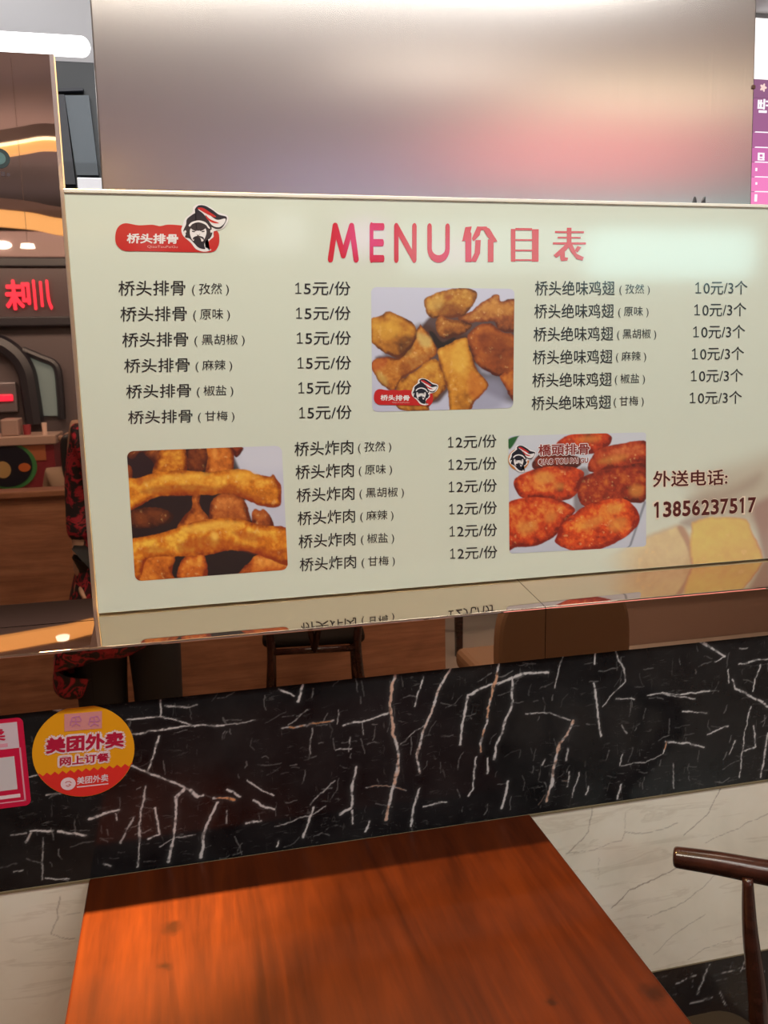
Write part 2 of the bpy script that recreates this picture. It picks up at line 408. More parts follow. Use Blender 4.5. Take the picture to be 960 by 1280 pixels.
black_veins = [
 V(VA,10,[(470,140),(455,200),(450,250),(460,320),(475,390),(470,440),(455,500),(440,585)],0.6), V(VA,7,[(635,125),(600,190),(575,260),(545,340),(530,400),(538,445)],0.3),
 V(VA,6,[(540,490),(520,545),(510,605)]), V(VA,8,[(350,430),(335,490),(333,550),(303,570)]), V(VA,4,[(335,560),(340,600)]),
 V(VA,7,[(775,100),(770,160),(745,250),(740,290),(720,360),(722,385)],0.8), V(VA,7,[(925,145),(850,150),(790,170),(740,190),(685,215),(672,270),(660,360)]),
 V(VA,8,[(815,160),(818,230),(795,300),(770,370),(765,405)]), V(VA,5,[(450,265),(390,285),(310,305)]), V(VA,5,[(280,290),(200,302),(125,315)],1.0,0.7),
 V(VA,6,[(190,185),(175,230)]), V(VA,3,[(115,195),(165,215)]), V(VA,6,[(220,550),(205,600),(188,640)]), V(VA,3,[(20,470),(65,500),(100,515)]),
 V(VA,5,[(40,530),(100,560)]), V(VA,5,[(20,600),(60,590)]), V(VA,7,[(805,470),(785,550)]), V(VA,5,[(745,405),(740,450)]), V(VA,4,[(710,400),(700,490),(685,515)]),
 V(VA,4,[(550,160),(525,245)]), V(VA,3,[(330,340),(325,380)],0,.6), V(VA,2,[(285,470),(210,540)],0,.6), V(VA,2,[(105,610),(210,575),(255,545)],0,.6), V(VA,4,[(550,548),(620,535)]),
 V(VA,2,[(480,360),(560,300)],0,.5), V(VA,2,[(295,260),(290,300)],0,.5), V(VA,2,[(215,310),(210,390)],0,.5), V(VA,2,[(870,270),(930,268)],0,.7), V(VA,5,[(115,650),(110,665)]), V(VA,5,[(385,590),(380,620)]),
 V(VA,3,[(380,490),(440,485),(500,500)],0.8,.6), V(VA,2,[(285,375),(335,372)],0,.7), V(VA,2,[(365,290),(368,330)],0,.5), V(VA,2,[(200,255),(145,305)],0,.4),
 V(VB,14,[(230,545),(205,600),(175,630),(165,680),(155,730),(150,780),(130,840)],0.6), V(VB,3,[(195,290),(160,420)],0,.7), V(VB,4,[(310,270),(312,330)]), V(VB,8,[(305,405),(318,480),(320,515),(335,600)]),
 V(VB,4,[(390,280),(415,350),(425,400),(380,435),(340,490)],0,.8), V(VB,5,[(390,460),(460,463)]), V(VB,5,[(510,445),(560,437),(640,445),(740,432)]), V(VB,5,[(640,505),(730,512)]), V(VB,4,[(560,440),(690,462)],0,.8),
 V(VB,6,[(735,590),(810,562)]), V(VB,7,[(575,620),(650,625),(720,640)]), V(VB,6,[(580,620),(565,665)],0.9), V(VB,8,[(680,235),(740,265),(800,300)]), V(VB,3,[(800,300),(760,320)]), V(VB,5,[(850,328),(960,310)]),
 V(VB,6,[(930,335),(905,430)]), V(VB,8,[(825,390),(835,420),(900,455),(960,490)]), V(VB,9,[(960,590),(945,680),(930,755)]), V(VB,4,[(895,490),(870,600),(855,755)]), V(VB,5,[(910,560),(912,640),(870,655)]),
 V(VB,5,[(835,620),(815,670)]), V(VB,3,[(415,670),(405,710)]), V(VB,7,[(410,780),(395,835)]), V(VB,5,[(290,785),(280,820)]), V(VB,8,[(210,650),(205,690)],0,.7), V(VB,5,[(215,735),(205,790)],0,.8), V(VB,5,[(250,740),(225,830)],0,.8),
 V(VB,4,[(810,350),(810,400)]), V(VB,2,[(605,700),(605,800)],0,.6), V(VB,2,[(410,710),(500,700),(560,670)],0,.6), V(VB,3,[(50,520),(140,515),(220,540)],0,.8), V(VB,6,[(120,690),(110,710)],0,.7), V(VB,4,[(410,560),(430,590)],0,.5), V(VB,4,[(880,268),(850,275)],0,.5),
 V(VC,4,[(480,600),(600,590),(680,605),(730,618)]), V(VC,4,[(495,655),(600,635),(740,615),(840,620)]), V(VC,2,[(840,620),(960,600)],0,.6), V(VC,6,[(595,660),(580,720),(555,790)]), V(VC,5,[(550,850),(530,930),(520,1050),(520,1150)],0,.8),
 V(VC,7,[(490,770),(560,800),(640,830),(710,860),(740,885),(760,880)]), V(VC,13,[(715,862),(740,885)]), V(VC,11,[(690,860),(660,890),(655,990),(650,1070),(630,1135)]),
 V(VC,12,[(820,910),(780,980),(760,1040),(755,1115)]), V(VC,8,[(800,890),(840,892),(880,900)],1.0), V(VC,5,[(850,860),(900,890)]), V(VC,7,[(330,970),(445,935)]), V(VC,5,[(580,930),(595,1030),(555,1045)]),
 V(VC,5,[(500,970),(450,1060)],0,.6), V(VC,4,[(435,950),(440,975)]), V(VC,7,[(120,1012),(200,1015)]), V(VC,8,[(220,1020),(320,1035)]), V(VC,6,[(120,1020),(95,1060)],0.4,.7), V(VC,3,[(160,1040),(160,1200)],0,.5),
 V(VC,3,[(170,1192),(260,1194)],0,.8), V(VC,5,[(605,520),(600,590)],0,.8), V(VC,5,[(620,545),(700,550),(740,548)],0,.6), V(VC,3,[(660,1040),(730,1030)],0,.7), V(VC,2,[(600,1075),(650,1045)],0,.6), V(VC,7,[(920,990),(960,980)]),
 V(VC,6,[(200,560),(260,568)]), V(VC,3,[(100,810),(160,805)],0,.9), V(VC,4,[(170,880),(260,870)],0,.8), V(VC,5,[(40,1030),(100,1020)],0,.5), V(VC,6,[(390,1140),(415,1150)],0,.6), V(VC,4,[(50,1170),(80,1165)],0,.6), V(VC,5,[(855,940),(850,985)],0,.5)]
skirt_veins = [V(VD,5,[(765,655),(745,700),(728,750)],0,.8), V(VD,3,[(650,720),(720,690)],0,.7), V(VD,4,[(700,785),(775,765)],0,.7), V(VD,4,[(800,745),(820,790)],0,.7), V(VD,3,[(780,690),(890,665)],0,.6), V(VD,3,[(885,640),(870,680)],0,.6)]
white_veins = [V(VD,3,[(800,65),(760,150),(715,195),(680,225)],0,.8), V(VD,4,[(655,335),(580,375),(500,405),(435,470)],0,.9), V(VD,3,[(660,185),(600,205),(540,222),(480,210)],0,.6), V(VD,3,[(375,130),(365,210),(290,290)],0,.7),
 V(VD,2,[(480,215),(470,240),(380,270),(290,285)],0,.5), V(VD,2,[(485,150),(480,200)],0,.35), V(VD,3,[(790,350),(740,400),(680,450),(560,500)],0,.6), V(VD,2,[(960,150),(860,200),(750,250)],0,.6), V(VD,2,[(750,490),(640,560),(580,620)],0,.5),
 V(VD,2,[(400,300),(395,370)],0,.35), V(VD,2,[(690,640),(750,600),(880,560)],0,.5), V(VE,4,[(95,350),(70,450),(75,520)],0,.7), V(VE,3,[(75,500),(20,620)],0,.6), V(VE,3,[(20,625),(100,660),(200,655)],0,.6), V(VE,2,[(110,490),(230,460)],0,.4), V(VE,2,[(120,840),(200,830)],0,.4)]
struct(slab('trim_2', ZW, ZB, M_BLACK, 0.0013, black_veins, small=390))
struct(slab('wall_marble', ZS, ZW, M_WHITE, 0.002, white_veins))
struct(slab('baseboard_front', 0.0, ZS, M_BLACK, 0.003, skirt_veins, small=250, seed=2))
struct(box('trim_3', XA, XB, -0.0015, 0.003, ZW-0.003, ZW+0.001, M_GROUT))
struct(box('trim_4', XA, XB, -0.0012, 0.003, ZS-0.001, ZS+0.0015, M_GROUT))

# ------------------------------------------------------------------ bronze mirror ledge (two plates) and mirror panel
XJ = float(at(681, 757, 0.0)[0])
xr = -0.1590
def ledge(x0, x1, label, lz):
    prof = [(-0.004, ZB)]
    zt = lz(-0.004)
    for k in range(7):
        a = k/6*PI/2; prof.append((-0.004+0.0042*(1-math.cos(a)), zt-0.0042+0.0042*math.sin(a)))
    prof += [(0.19, lz(0.19)), (0.19, ZB)]
    bm = prism(bmesh.new(), [(x0, y, z) for y, z in prof], (x1-x0, 0, 0))
    o = from_bm('mirror_ledge', bm, M_MIRROR)
    return tag(o, label, 'ledge')
ledge(XA, xr, 'level bronze mirror ledge plate under the tall mirror panel, over the stickers', lambda y: ZL)
ledge(xr+0.0002, XJ-0.0006, 'long bronze mirror ledge plate reflecting the board, left of the visible joint', ledge_z)
ledge(XJ+0.0006, XB, 'bronze mirror ledge plate under the right part of the board, right of the joint', ledge_z)
zt = float(at(30, 66, YP)[2])
pn = empty('standing_mirror', (-0.5, YP+0.014, ZL), 'tall bronze mirror panel standing on the ledge left of the menu board', 'mirror')
def panel_bm(x0, x1, y0, y1):
    return prism(bmesh.new(), [(x0, y, z) for y, z in ((y0, ZL+0.0005), (y1, ZL+0.0005), (y1, zt), (y0, zt))], (x1-x0, 0, 0))
def lean_edge(bm, x1):                         # its free edge leans by a few millimetres, as in the photograph
    for v in bm.verts:
        if v.co.x > x1-0.007:
            t = (v.co.z-1.14)/(zt-1.14); v.co.x += 0.003*t
    return bm
xe = float(at(116.5, 765, YP)[0])
from_bm('mirror_sheet', lean_edge(panel_bm(-0.85, xe, YP, YP+0.018), xe), M_MIRROR, pn)
from_bm('edge_strip', lean_edge(panel_bm(xe+0.0002, xe+0.0065, YP-0.001, YP+0.018), xe+0.0065), M_MIRROR_EDGE, pn)

# ------------------------------------------------------------------ brushed steel panel behind the board
def steel():
    c = [at(112, 0, YS), at(125.5, 236, YS), at(943.5, 250, YS), at(947.5, 0, YS)]
    xl0, xl1 = c[0][0], c[1][0]; xr1, xr0 = c[2][0], c[3][0]
    xl = (xl0+xl1)/2; xr_ = (xr0+xr1)/2
    bm = add_box(bmesh.new(), xl, xr_, YS, YS+0.45, 1.0, 2.999, 0.003, 2)
    for v in bm.verts:
        k = (v.co.z-1.9)/0.3
        v.co.x += (xl0-xl1)*0.5*k if v.co.x < 0.3 else (xr0-xr1)*0.5*k
    e = empty('steel_cabinet', ((xl+xr_)/2, YS+0.2, 1.0), 'tall brushed stainless steel panel rising behind the menu board', 'steel panel')
    uv = bm.loops.layers.uv.new('UVMap')
    for fc in bm.faces:
        for lp in fc.loops: lp[uv].uv = (lp.vert.co.x+lp.vert.co.y, lp.vert.co.z)
    from_bm('steel_sheet', bm, M_STEEL, e)
    for px in (871, 878):                       # two dark fixing clips just above the board
        p = at(px-3 if px < 875 else px+1, 250, YS)
        b2 = bmesh.new()
        prism(b2, [(p[0]-0.004, YS-0.004, p[2]-0.012), (p[0]+0.005, YS-0.004, p[2]-0.012), (p[0]+0.003, YS-0.004, p[2]-0.002), (p[0]+(0.0 if px < 875 else 0.003), YS-0.004, p[2]+0.007), (p[0]-0.002, YS-0.004, p[2]-0.001)], (0, 0.006, 0))
        from_bm('fixing_clip', b2, mat('dark_clip', (0.05, 0.05, 0.055, 1), 0.5), e)
    p = at(941.5, 109, YS)
    box('rivet', p[0]-0.004, p[0]+0.004, YS-0.003, YS+0.001, p[2]-0.004, p[2]+0.004, mat('rust_rivet', (0.12, 0.05, 0.03, 1), 0.6), e, 0.001)
steel()

# ------------------------------------------------------------------ lettering
def text_mesh(s, bold=0.0):                   # outline of a string, its ink box scaled to 0..1; bold = shifted copies
    c = bpy.data.curves.new('lettering', 'FONT'); c.body = s; c.size = 1.0; c.resolution_u = 3
    o = bpy.data.objects.new('lettering', c); link(o)
    me = bpy.data.meshes.new_from_object(o.evaluated_get(bpy.context.evaluated_depsgraph_get()))
    v = np.array([p.co[:] for p in me.vertices]); f = [list(p.vertices) for p in me.polygons]
    bpy.data.objects.remove(o); bpy.data.curves.remove(c); bpy.data.meshes.remove(me)
    v = v[:, :2]
    if bold > 0:
        vv, ff = [], []
        sh = [(0, 0), (1, 0), (0.5, 0.8)] if bold < 0.016 else [(math.cos(k*PI/4), math.sin(k*PI/4)) for k in range(8)]
        for k in range(len(sh)):
            ff += [[i+len(v)*k for i in p] for p in f]; vv.append(v+bold*np.array(sh[k]))
        v, f = np.concatenate(vv), ff
    lo, hi = v.min(0), v.max(0)
    return (v-lo)/(hi-lo), f
def stroke_mesh(strokes, caps=8):             # round-ended strokes in a 0..1 box: list of (width, [(u, v)...]), flat polygons
    V_, F_ = [], []
    for w, P in strokes:
        P = [np.array(p, float) for p in P]
        for i, p in enumerate(P):
            b = len(V_); V_ += [p+w/2*np.array([math.cos(a), math.sin(a)]) for a in (2*PI*k/20 for k in range(20))]; F_.append(list(range(b, b+20)))
        for a, b_ in zip(P, P[1:]):
            d = b_-a; n = np.array([-d[1], d[0]])/max(np.hypot(*d), 1e-9)*w/2
            b = len(V_); V_ += [a+n, a-n, b_-n, b_+n]; F_.append([b, b+1, b+2, b+3])
    return np.array(V_), F_
def lay(blocks, Y, lift):                     # print blocks on the plane y = Y; block = (mesh, BL, BR, TL) with corners as photo places
    V_, F_ = [], []
    for (v, f), BL, BR, TL in blocks:
        bl, br, tl = at(*BL, Y), at(*BR, Y), at(*TL, Y)
        b = len(V_)
        for (p, q) in v:
            w = bl+(br-bl)*p+(tl-bl)*q; V_.append([w[0], Y-lift, w[2]])
        for j, ff in enumerate(f):
            g = [i+b for i in ff]; F_.append(g)
            for i in g: V_[i][1] = Y-lift-1.5e-4*j/max(len(f), 1)      # overlapping strokes lie a hair apart
    return V_, F_
def printed(name, blocks, m, parent, Y, lift=0.0006):
    v, f = lay(blocks, Y, lift)
    o = obj(name, v, f, m, parent)
    return o
def polys(name, plist, m, parent, Y, lift, mp, smooth=True, n=6):  # filled outlines; mp maps drawing units to photo places
    bm = bmesh.new()
    for P in plist:
        Q = catmull(P, n, True) if smooth else np.array(P, float)
        vs = [bm.verts.new((at(*mp(p), Y)[0], Y-lift, at(*mp(p), Y)[2])) for p in Q]
        try: bm.faces.new(vs)
        except ValueError: pass
    bmesh.ops.triangulate(bm, faces=bm.faces[:], ngon_method='EAR_CLIP')
    return from_bm(name, bm, m, parent)

# ------------------------------------------------------------------ the menu board
x0b = float(at(120.5, 740, YM)[0]); x1b = 1.20
zbot = ledge_z(YM+0.018)+0.0006
ztl, ztr = float(at(84, 236.5, YM)[2]), float(at(950, 256, YM)[2])
menu = empty('menu_board', (0.5, YM+0.009, zbot), 'wide cream price board with black lettering and food photos standing on the mirror ledge', 'menu board')
def _board():
    bm = add_box(bmesh.new(), x0b, x1b, YM, YM+0.018, zbot, ztl, 0.0012, 2)
    for v in bm.verts:
        if v.co.z > 1.5: v.co.z += (ztr-ztl)*(v.co.x+0.155)/1.2
    from_bm('board_panel', bm, M_CREAM, menu)
    bm = add_box(bmesh.new(), x0b, x1b, YM-0.003, YM+0.0005, ztl-0.0052, ztl+0.0005, 0.001, 2)
    for v in bm.verts: v.co.z += (ztr-ztl)*(v.co.x+0.155)/1.2
    from_bm('edge_trim', bm, M_FRAME, menu)
_board()
FL = ['孜然', '原味', '黑胡椒', '麻辣', '椒盐', '甘梅']
TXT = {}
def T(s, b=0.0):
    if (s, b) not in TXT: TXT[(s, b)] = text_mesh(s, b)
    return TXT[(s, b)]
def join(*parts):                             # (mesh, u0, u1, v0, v1) side by side in one 0..1 box
    V_, F_ = [], []
    for (v, f), u0, u1, w0, w1 in parts:
        b = len(V_); V_ += [np.array([u0+p*(u1-u0), w0+q*(w1-w0)]) for p, q in v]; F_ += [[i+b for i in ff] for ff in f]
    return np.array(V_), F_
_sq = lambda a, b, c, d: [(a, b), (c, b), (c, d), (a, d)]
def _flat(P): return np.array([p for q in P for p in q], float), [list(range(4*i, 4*i+4)) for i in range(len(P))]
ONE = _flat([_sq(0.42, 0.0, 0.60, 1.0), [(0.0, 0.80), (0.04, 0.70), (0.44, 0.86), (0.44, 0.98)], _sq(0.02, 0.0, 1.0, 0.095)])
ONE_B = _flat([_sq(0.52, 0.0, 1.0, 1.0), [(0.0, 0.86), (0.08, 0.68), (0.60, 0.80), (0.60, 1.0)]])
def price_mesh(s, b):
    return join((ONE, 0.0, 0.11, 0.10, 0.90), (T(s[1:], b), 0.155, 1.0, 0.0, 1.0))
def number_mesh(s, b, grow=0.0):
    n = len(s); P = []
    for i, ch_ in enumerate(s):
        if ch_ == '1': P.append((ONE_B, (i+0.12-grow)/n, (i+0.60+grow)/n, -grow*0.5, 1.0+grow*0.5))
        else: P.append((T(ch_, b), (i+0.06)/n, (i+0.93)/n, 0.0, 1.0))
    return join(*P)
def row(dish, price, i, name0, name5, fl0, fl5, wide, pr0, pr5, thin=0.010):
    # every block: (left x, right x, bottom at left, bottom at right, top at left) for the first and the sixth row
    k = i/5.0
    L = lambda a, b: [p+(q-p)*k for p, q in zip(a, b)]
    n, f, p = L(name0, name5), L(fl0, fl5), L(pr0, pr5)
    if len(FL[i]) == 3: f[1] += wide
    B = lambda q: ((q[0], q[2]), (q[1], q[3]), (q[0], q[4]))
    printed('item_text', [(T(dish, thin),)+B(n), (T('( '+FL[i]+' )', 0.0),)+B(f)], M_INK, menu, YM)
    printed('price_text', [(price_mesh(price, thin),)+B(p)], M_INK, menu, YM)
for i in range(6):
    row('桥头排骨', '15元/份', i, (148, 231.5, 370, 369, 351), (160, 240.5, 530.3, 528, 513.5),
        (240, 286, 370, 369.5, 354), (247.5, 293, 528.5, 527.5, 514), 17, (369, 438, 369, 369, 351.5), (374, 439.5, 524.5, 523.5, 507))
for i in range(6):
    row('桥头炸肉', '12元/份', i, (368, 441.5, 570.5, 567.5, 552.5), (374.5, 445, 714.5, 710, 697.5),
        (447.5, 489, 567, 565.5, 552.5), (452, 493.5, 710, 708, 696), 14, (560, 620.5, 561, 559, 544.5), (562.5, 621.5, 700, 697.5, 684))
for i in range(6):
    row('桥头绝味鸡翅', '10元/3个', i, (668.5, 768, 369.5, 369, 351), (664.5, 763.5, 513, 511, 495),
        (774, 812, 369, 369, 355), (767, 804.5, 509.5, 508.5, 495.5), 11, (869, 934, 368.5, 368, 351), (862, 927, 505.5, 504.5, 489))
# title: MENU in round strokes, three heavy characters
def bx(x0, x1, yt, yb): return ((x0, yb), (x1, yb), (x0, yt))
sm = stroke_mesh
TH = 0.20
Mst = sm([(0.17, [(0.09, 0.07), (0.24, 0.93)]), (0.17, [(0.24, 0.93), (0.5, 0.18)]), (0.17, [(0.5, 0.18), (0.76, 0.93)]), (0.17, [(0.76, 0.93), (0.91, 0.07)])])
Est = sm([(0.25, [(0.125, 0.09), (0.125, 0.91)]), (0.19, [(0.125, 0.92), (0.90, 0.92)]), (0.19, [(0.125, 0.5), (0.86, 0.5)]), (0.19, [(0.125, 0.08), (0.90, 0.08)])])
Nst = sm([(0.20, [(0.10, 0.07), (0.10, 0.93)]), (0.20, [(0.10, 0.93), (0.90, 0.07)]), (0.20, [(0.90, 0.07), (0.90, 0.93)])])
Ust = sm([(0.20, [(0.10, 0.93), (0.10, 0.36)]+[(0.5-0.40*math.cos(a), 0.36-0.28*math.sin(a)) for a in np.linspace(0, PI, 12)]+[(0.90, 0.36), (0.90, 0.93)])])
printed('title_text', [(Mst,)+bx(409.5, 448.5, 279, 327.5), (Est,)+bx(462, 480.5, 279.5, 327), (Nst,)+bx(492.5, 520.5, 280, 327.3), (Ust,)+bx(534, 562, 280.5, 327.5)], M_RED, menu, YM)
def flat(plist): 
    v, f = [], []
    for P in plist:
        f.append(list(range(len(v), len(v)+len(P)))); v += [np.array(p, float) for p in P]
    return np.array(v), f
R4 = lambda a, b, c, d: [(a, b), (c, b), (c, d), (a, d)]
jia = flat([[(0.10, 0.98), (0.28, 1.0), (0.20, 0.66), (0.02, 0.60)], R4(0.10, 0.0, 0.27, 0.80), [(0.0, 0.58), (0.10, 0.60), (0.27, 0.80), (0.20, 0.94)],
            [(0.42, 0.98), (0.56, 1.0), (0.50, 0.76), (0.33, 0.58), (0.28, 0.66)], [(0.42, 1.0), (0.70, 1.0), (0.70, 0.90), (0.44, 0.90)], [(0.66, 1.0), (0.78, 0.94), (1.0, 0.58), (0.90, 0.56), (0.72, 0.70), (0.62, 0.88)],
            [(0.38, 0.62), (0.53, 0.62), (0.51, 0.24), (0.40, 0.0), (0.24, 0.02), (0.36, 0.26)], R4(0.73, 0.0, 0.89, 0.64)])
mu = flat([R4(0.0, 0.0, 0.16, 0.97), R4(0.76, 0.0, 1.0, 0.97), R4(0.16, 0.93, 0.76, 1.0), R4(0.16, 0.62, 0.76, 0.67), R4(0.16, 0.31, 0.76, 0.36), R4(0.16, 0.02, 0.76, 0.07)])
biao = flat([R4(0.42, 0.50, 0.56, 1.0), R4(0.06, 0.84, 0.94, 0.90), R4(0.14, 0.68, 0.84, 0.73), R4(0.0, 0.50, 1.0, 0.565),
             [(0.40, 0.52), (0.58, 0.52), (0.30, 0.22), (0.10, 0.10), (0.02, 0.18)], [(0.22, 0.30), (0.36, 0.36), (0.36, 0.12), (0.46, 0.10), (0.44, 0.02), (0.26, 0.0), (0.22, 0.06)],
             [(0.44, 0.50), (0.58, 0.52), (0.72, 0.22), (0.94, 0.12), (0.90, 0.02), (0.72, 0.06), (0.54, 0.28)], [(0.74, 0.46), (0.86, 0.42), (0.74, 0.26), (0.66, 0.32)]])
printed('title_text', [(jia,)+bx(577, 621.5, 283, 327.5), (mu,)+bx(638.5, 673, 285, 327), (biao,)+bx(691, 732, 284.5, 326.5)], M_RED, menu, YM)

# ---- emblem: red badge, white lettering, bearded head in a plumed helmet
def emblem(ox, oy, s, badge=True, ring=False, z=0.0):
    mp = lambda p: (ox+p[0]*s, oy+p[1]*s)
    e = polys('emblem', [[(100, 175), (200, 190), (300, 186), (360, 196), (420, 185), (510, 190), (560, 200), (720, 215), (790, 235), (805, 290), (795, 350), (750, 390), (600, 392), (400, 388), (200, 384), (90, 380), (35, 335), (25, 270), (45, 205)]] if badge else
              [[(649+136*math.cos(a), 222+140*math.sin(a)) for a in np.linspace(0, 2*PI, 20)[:-1]]], M_LOGORED if badge else M_ORANGEINK, menu, YM, 0.0008+z, mp)
    def sub(name, pl, m, k): 
        return polys(name, pl, m, e, YM, 0.0008+z+0.0002*k, mp)
    if ring: sub('emblem_ground', [[(649+104*math.cos(a), 222+108*math.sin(a)) for a in np.linspace(0, 2*PI, 20)[:-1]]], M_WHITEINK, 0.5)
    white = [[(530, 190), (548, 140), (600, 95), (612, 50), (660, 32), (730, 50), (790, 90), (865, 118), (868, 165), (835, 210), (790, 228), (760, 240), (762, 275), (735, 300), (705, 335), (700, 355), (745, 375), (690, 388), (630, 368), (590, 320), (535, 270), (520, 225)]]
    sub('head_outline', white, M_WHITEINK, 1)
    black = [[(555, 185), (562, 145), (600, 112), (632, 92), (622, 70), (650, 42), (700, 45), (760, 80), (800, 110), (858, 128), (850, 170), (820, 212), (780, 218), (742, 205), (752, 250), (735, 288), (712, 300), (690, 335), (698, 368), (650, 358), (610, 318), (580, 290), (548, 280), (556, 250), (535, 232)]]
    sub('head', black, M_NAVY, 2)
    sub('helmet_rim', [[(575, 190), (600, 166), (650, 154), (700, 168), (728, 200), (736, 214), (722, 212), (700, 186), (650, 168), (605, 180), (585, 200)]], M_WHITEINK, 3)
    sub('plume_band', [[(645, 72), (690, 78), (740, 120), (790, 150), (850, 140), (838, 180), (800, 205), (750, 190), (715, 140), (680, 100)]], M_WHITEINK, 3)
    sub('plume_stripe', [[(640, 62), (680, 60), (730, 90), (780, 125), (760, 128), (710, 105), (670, 82)], [(700, 112), (735, 145), (790, 168), (800, 176), (755, 172), (715, 145)]], M_LOGORED, 4)
    sub('face', [[(590, 215), (620, 222), (645, 232), (670, 222), (700, 214), (708, 250), (690, 300), (672, 312), (662, 286), (640, 280), (618, 286), (612, 308), (596, 290), (584, 250)]], M_WHITEINK, 3)
    sub('brow', [[(588, 206), (612, 208), (634, 226), (628, 234), (604, 224)], [(704, 206), (682, 208), (658, 226), (664, 234), (690, 222)], [(600, 232), (622, 236), (620, 242), (602, 240)], [(692, 232), (672, 236), (674, 242), (692, 240)], [(634, 252), (640, 262), (656, 262), (660, 252), (650, 268), (640, 268)],
                 [(628, 296), (648, 300), (668, 296), (660, 306), (636, 306)], [(606, 300), (612, 280), (646, 270), (684, 280), (690, 302), (672, 288), (646, 280), (622, 288)]], M_NAVY, 4)
    sub('helmet_curl', [[(540, 236), (552, 228), (558, 240), (548, 250)]], M_WHITEINK, 4)
    sub('helmet_curl', [[(738, 228), (750, 224), (752, 240), (740, 246)]], M_WHITEINK, 4)
    if badge:
        v, f = lay([(T('桥头排骨', 0.03), mp((110, 326)), mp((495, 330)), mp((112, 250)))], YM, 0.0008+z+0.0002)
        obj('emblem_text', v, f, M_WHITEINK, e)
        v, f = lay([(T('QiaoTouPaiGu', 0.0), mp((265, 362)), mp((492, 364)), mp((265, 341)))], YM, 0.0008+z+0.0002)
        obj('emblem_text', v, f, M_PINKINK, e)
    return e
emblem(140, 250, 1/6.0)

# ---- the three food pictures and the faded one, printed flat on the board
def pic(name, TL, TR, BR, BL, nx, ny, zoom, paint, corner, lift=0.0004):
    u, v = np.meshgrid(np.linspace(0, 1, nx), np.linspace(0, 1, ny))
    q = [np.array(c, float) for c in (TL, TR, BR, BL)]
    PX = (1-v)*((1-u)*q[0][0]+u*q[1][0])+v*((1-u)*q[3][0]+u*q[2][0])
    PY = (1-v)*((1-u)*q[0][1]+u*q[1][1])+v*((1-u)*q[3][1]+u*q[2][1])
    ox, oy, s = zoom
    ZX, ZY = (PX-ox)*s, (PY-oy)*s
    C = paint(ZX, ZY)
    # rounded corners: squeeze the outermost rows of the grid onto the arc
    W, H = q[1][0]-q[0][0], q[3][1]-q[0][1]; r = corner
    du = np.minimum(u, 1-u)*W; dv = np.minimum(v, 1-v)*H
    inset = lambda d: np.where(d < r, r-np.sqrt(np.maximum(r*r-(r-d)**2, 0)), 0.0)
    iu = inset(dv)/W; u2 = iu+u*(1-2*iu)
    PX = (1-v)*((1-u2)*q[0][0]+u2*q[1][0])+v*((1-u2)*q[3][0]+u2*q[2][0])
    PY = (1-v)*((1-u2)*q[0][1]+u2*q[1][1])+v*((1-u2)*q[3][1]+u2*q[2][1])
    d = FWD+RGT*((PX[..., None]-480)/FOC)-UPV*((PY[..., None]-640)/FOC)
    t = (YM-CAM[1])/d[..., 1:2]
    pts = CAM+d*t; pts[..., 1] = YM-lift
    return grid_obj(name, pts, M_PRINT, menu, color=C)
def L3(c): return s2l(c)
def blob(C, X, Y, P, dark, mid, light, sd, freq=0.02, edge=26, ldir=(-0.4, -0.8), rough=0.5, smooth=True, soft=3.0, wob=6.0):
    P = catmull(P, 5, True) if smooth else np.array(P, float)
    x2 = X+(fbm(X*0.03, Y*0.03, sd+50, 3)-0.5)*wob*2; y2 = Y+(fbm(X*0.03+9, Y*0.03, sd+60, 3)-0.5)*wob*2
    D = poly_sdf(x2, y2, P); m = 1-sstep(-soft, soft, D)
    lo, hi = P.min(0), P.max(0); cx, cy = (lo+hi)/2; ex, ey = (hi-lo)/2+1
    dome = sstep(0, edge, -D)
    n = fbm(X*freq, Y*freq, sd, 5); n2 = fbm(X*freq*3.1, Y*freq*3.1, sd+9, 4)
    ridged = 1-np.abs(2*fbm(X*freq*1.6, Y*freq*1.6, sd+20, 4)-1)
    li = ((X-cx)/ex*ldir[0]+(Y-cy)/ey*ldir[1])*0.28
    v = np.clip(0.08+0.50*dome+li+(n-0.5)*rough*1.7+(n2-0.5)*rough*0.9-(ridged-0.75)*rough*0.6, 0, 1)
    d_, m_, l_ = L3(dark), L3(mid), L3(light)
    v3 = v[..., None]
    c = np.where(v3 < 0.5, d_+(m_-d_)*(v3*2), m_+(l_-m_)*(v3*2-1))
    hl = sstep(0.70, 0.80, fbm(X*freq*2.4, Y*freq*2.4, sd+77, 4))[..., None]*0.35*dome[..., None]
    c = c*(1-hl)+L3((236, 196, 130))*hl
    C[:] = C*(1-m[..., None])+c*m[..., None]
def fill(C, X, Y, P, col, soft=8.0, a=1.0, smooth=True):
    P = catmull(P, 5, True) if smooth else np.array(P, float)
    m = (1-sstep(-soft, soft, poly_sdf(X, Y, P)))[..., None]*a
    C[:] = C*(1-m)+L3(col)*m
def base(X, Y, c0, c1, d=(0, 1)):
    t = (X*d[0]+Y*d[1]); t = (t-t.min())/(t.max()-t.min()); t = t[..., None]
    return L3(c0)*(1-t)+L3(c1)*t
GD, GM, GL = (92, 42, 14), (176, 104, 34), (222, 164, 70)
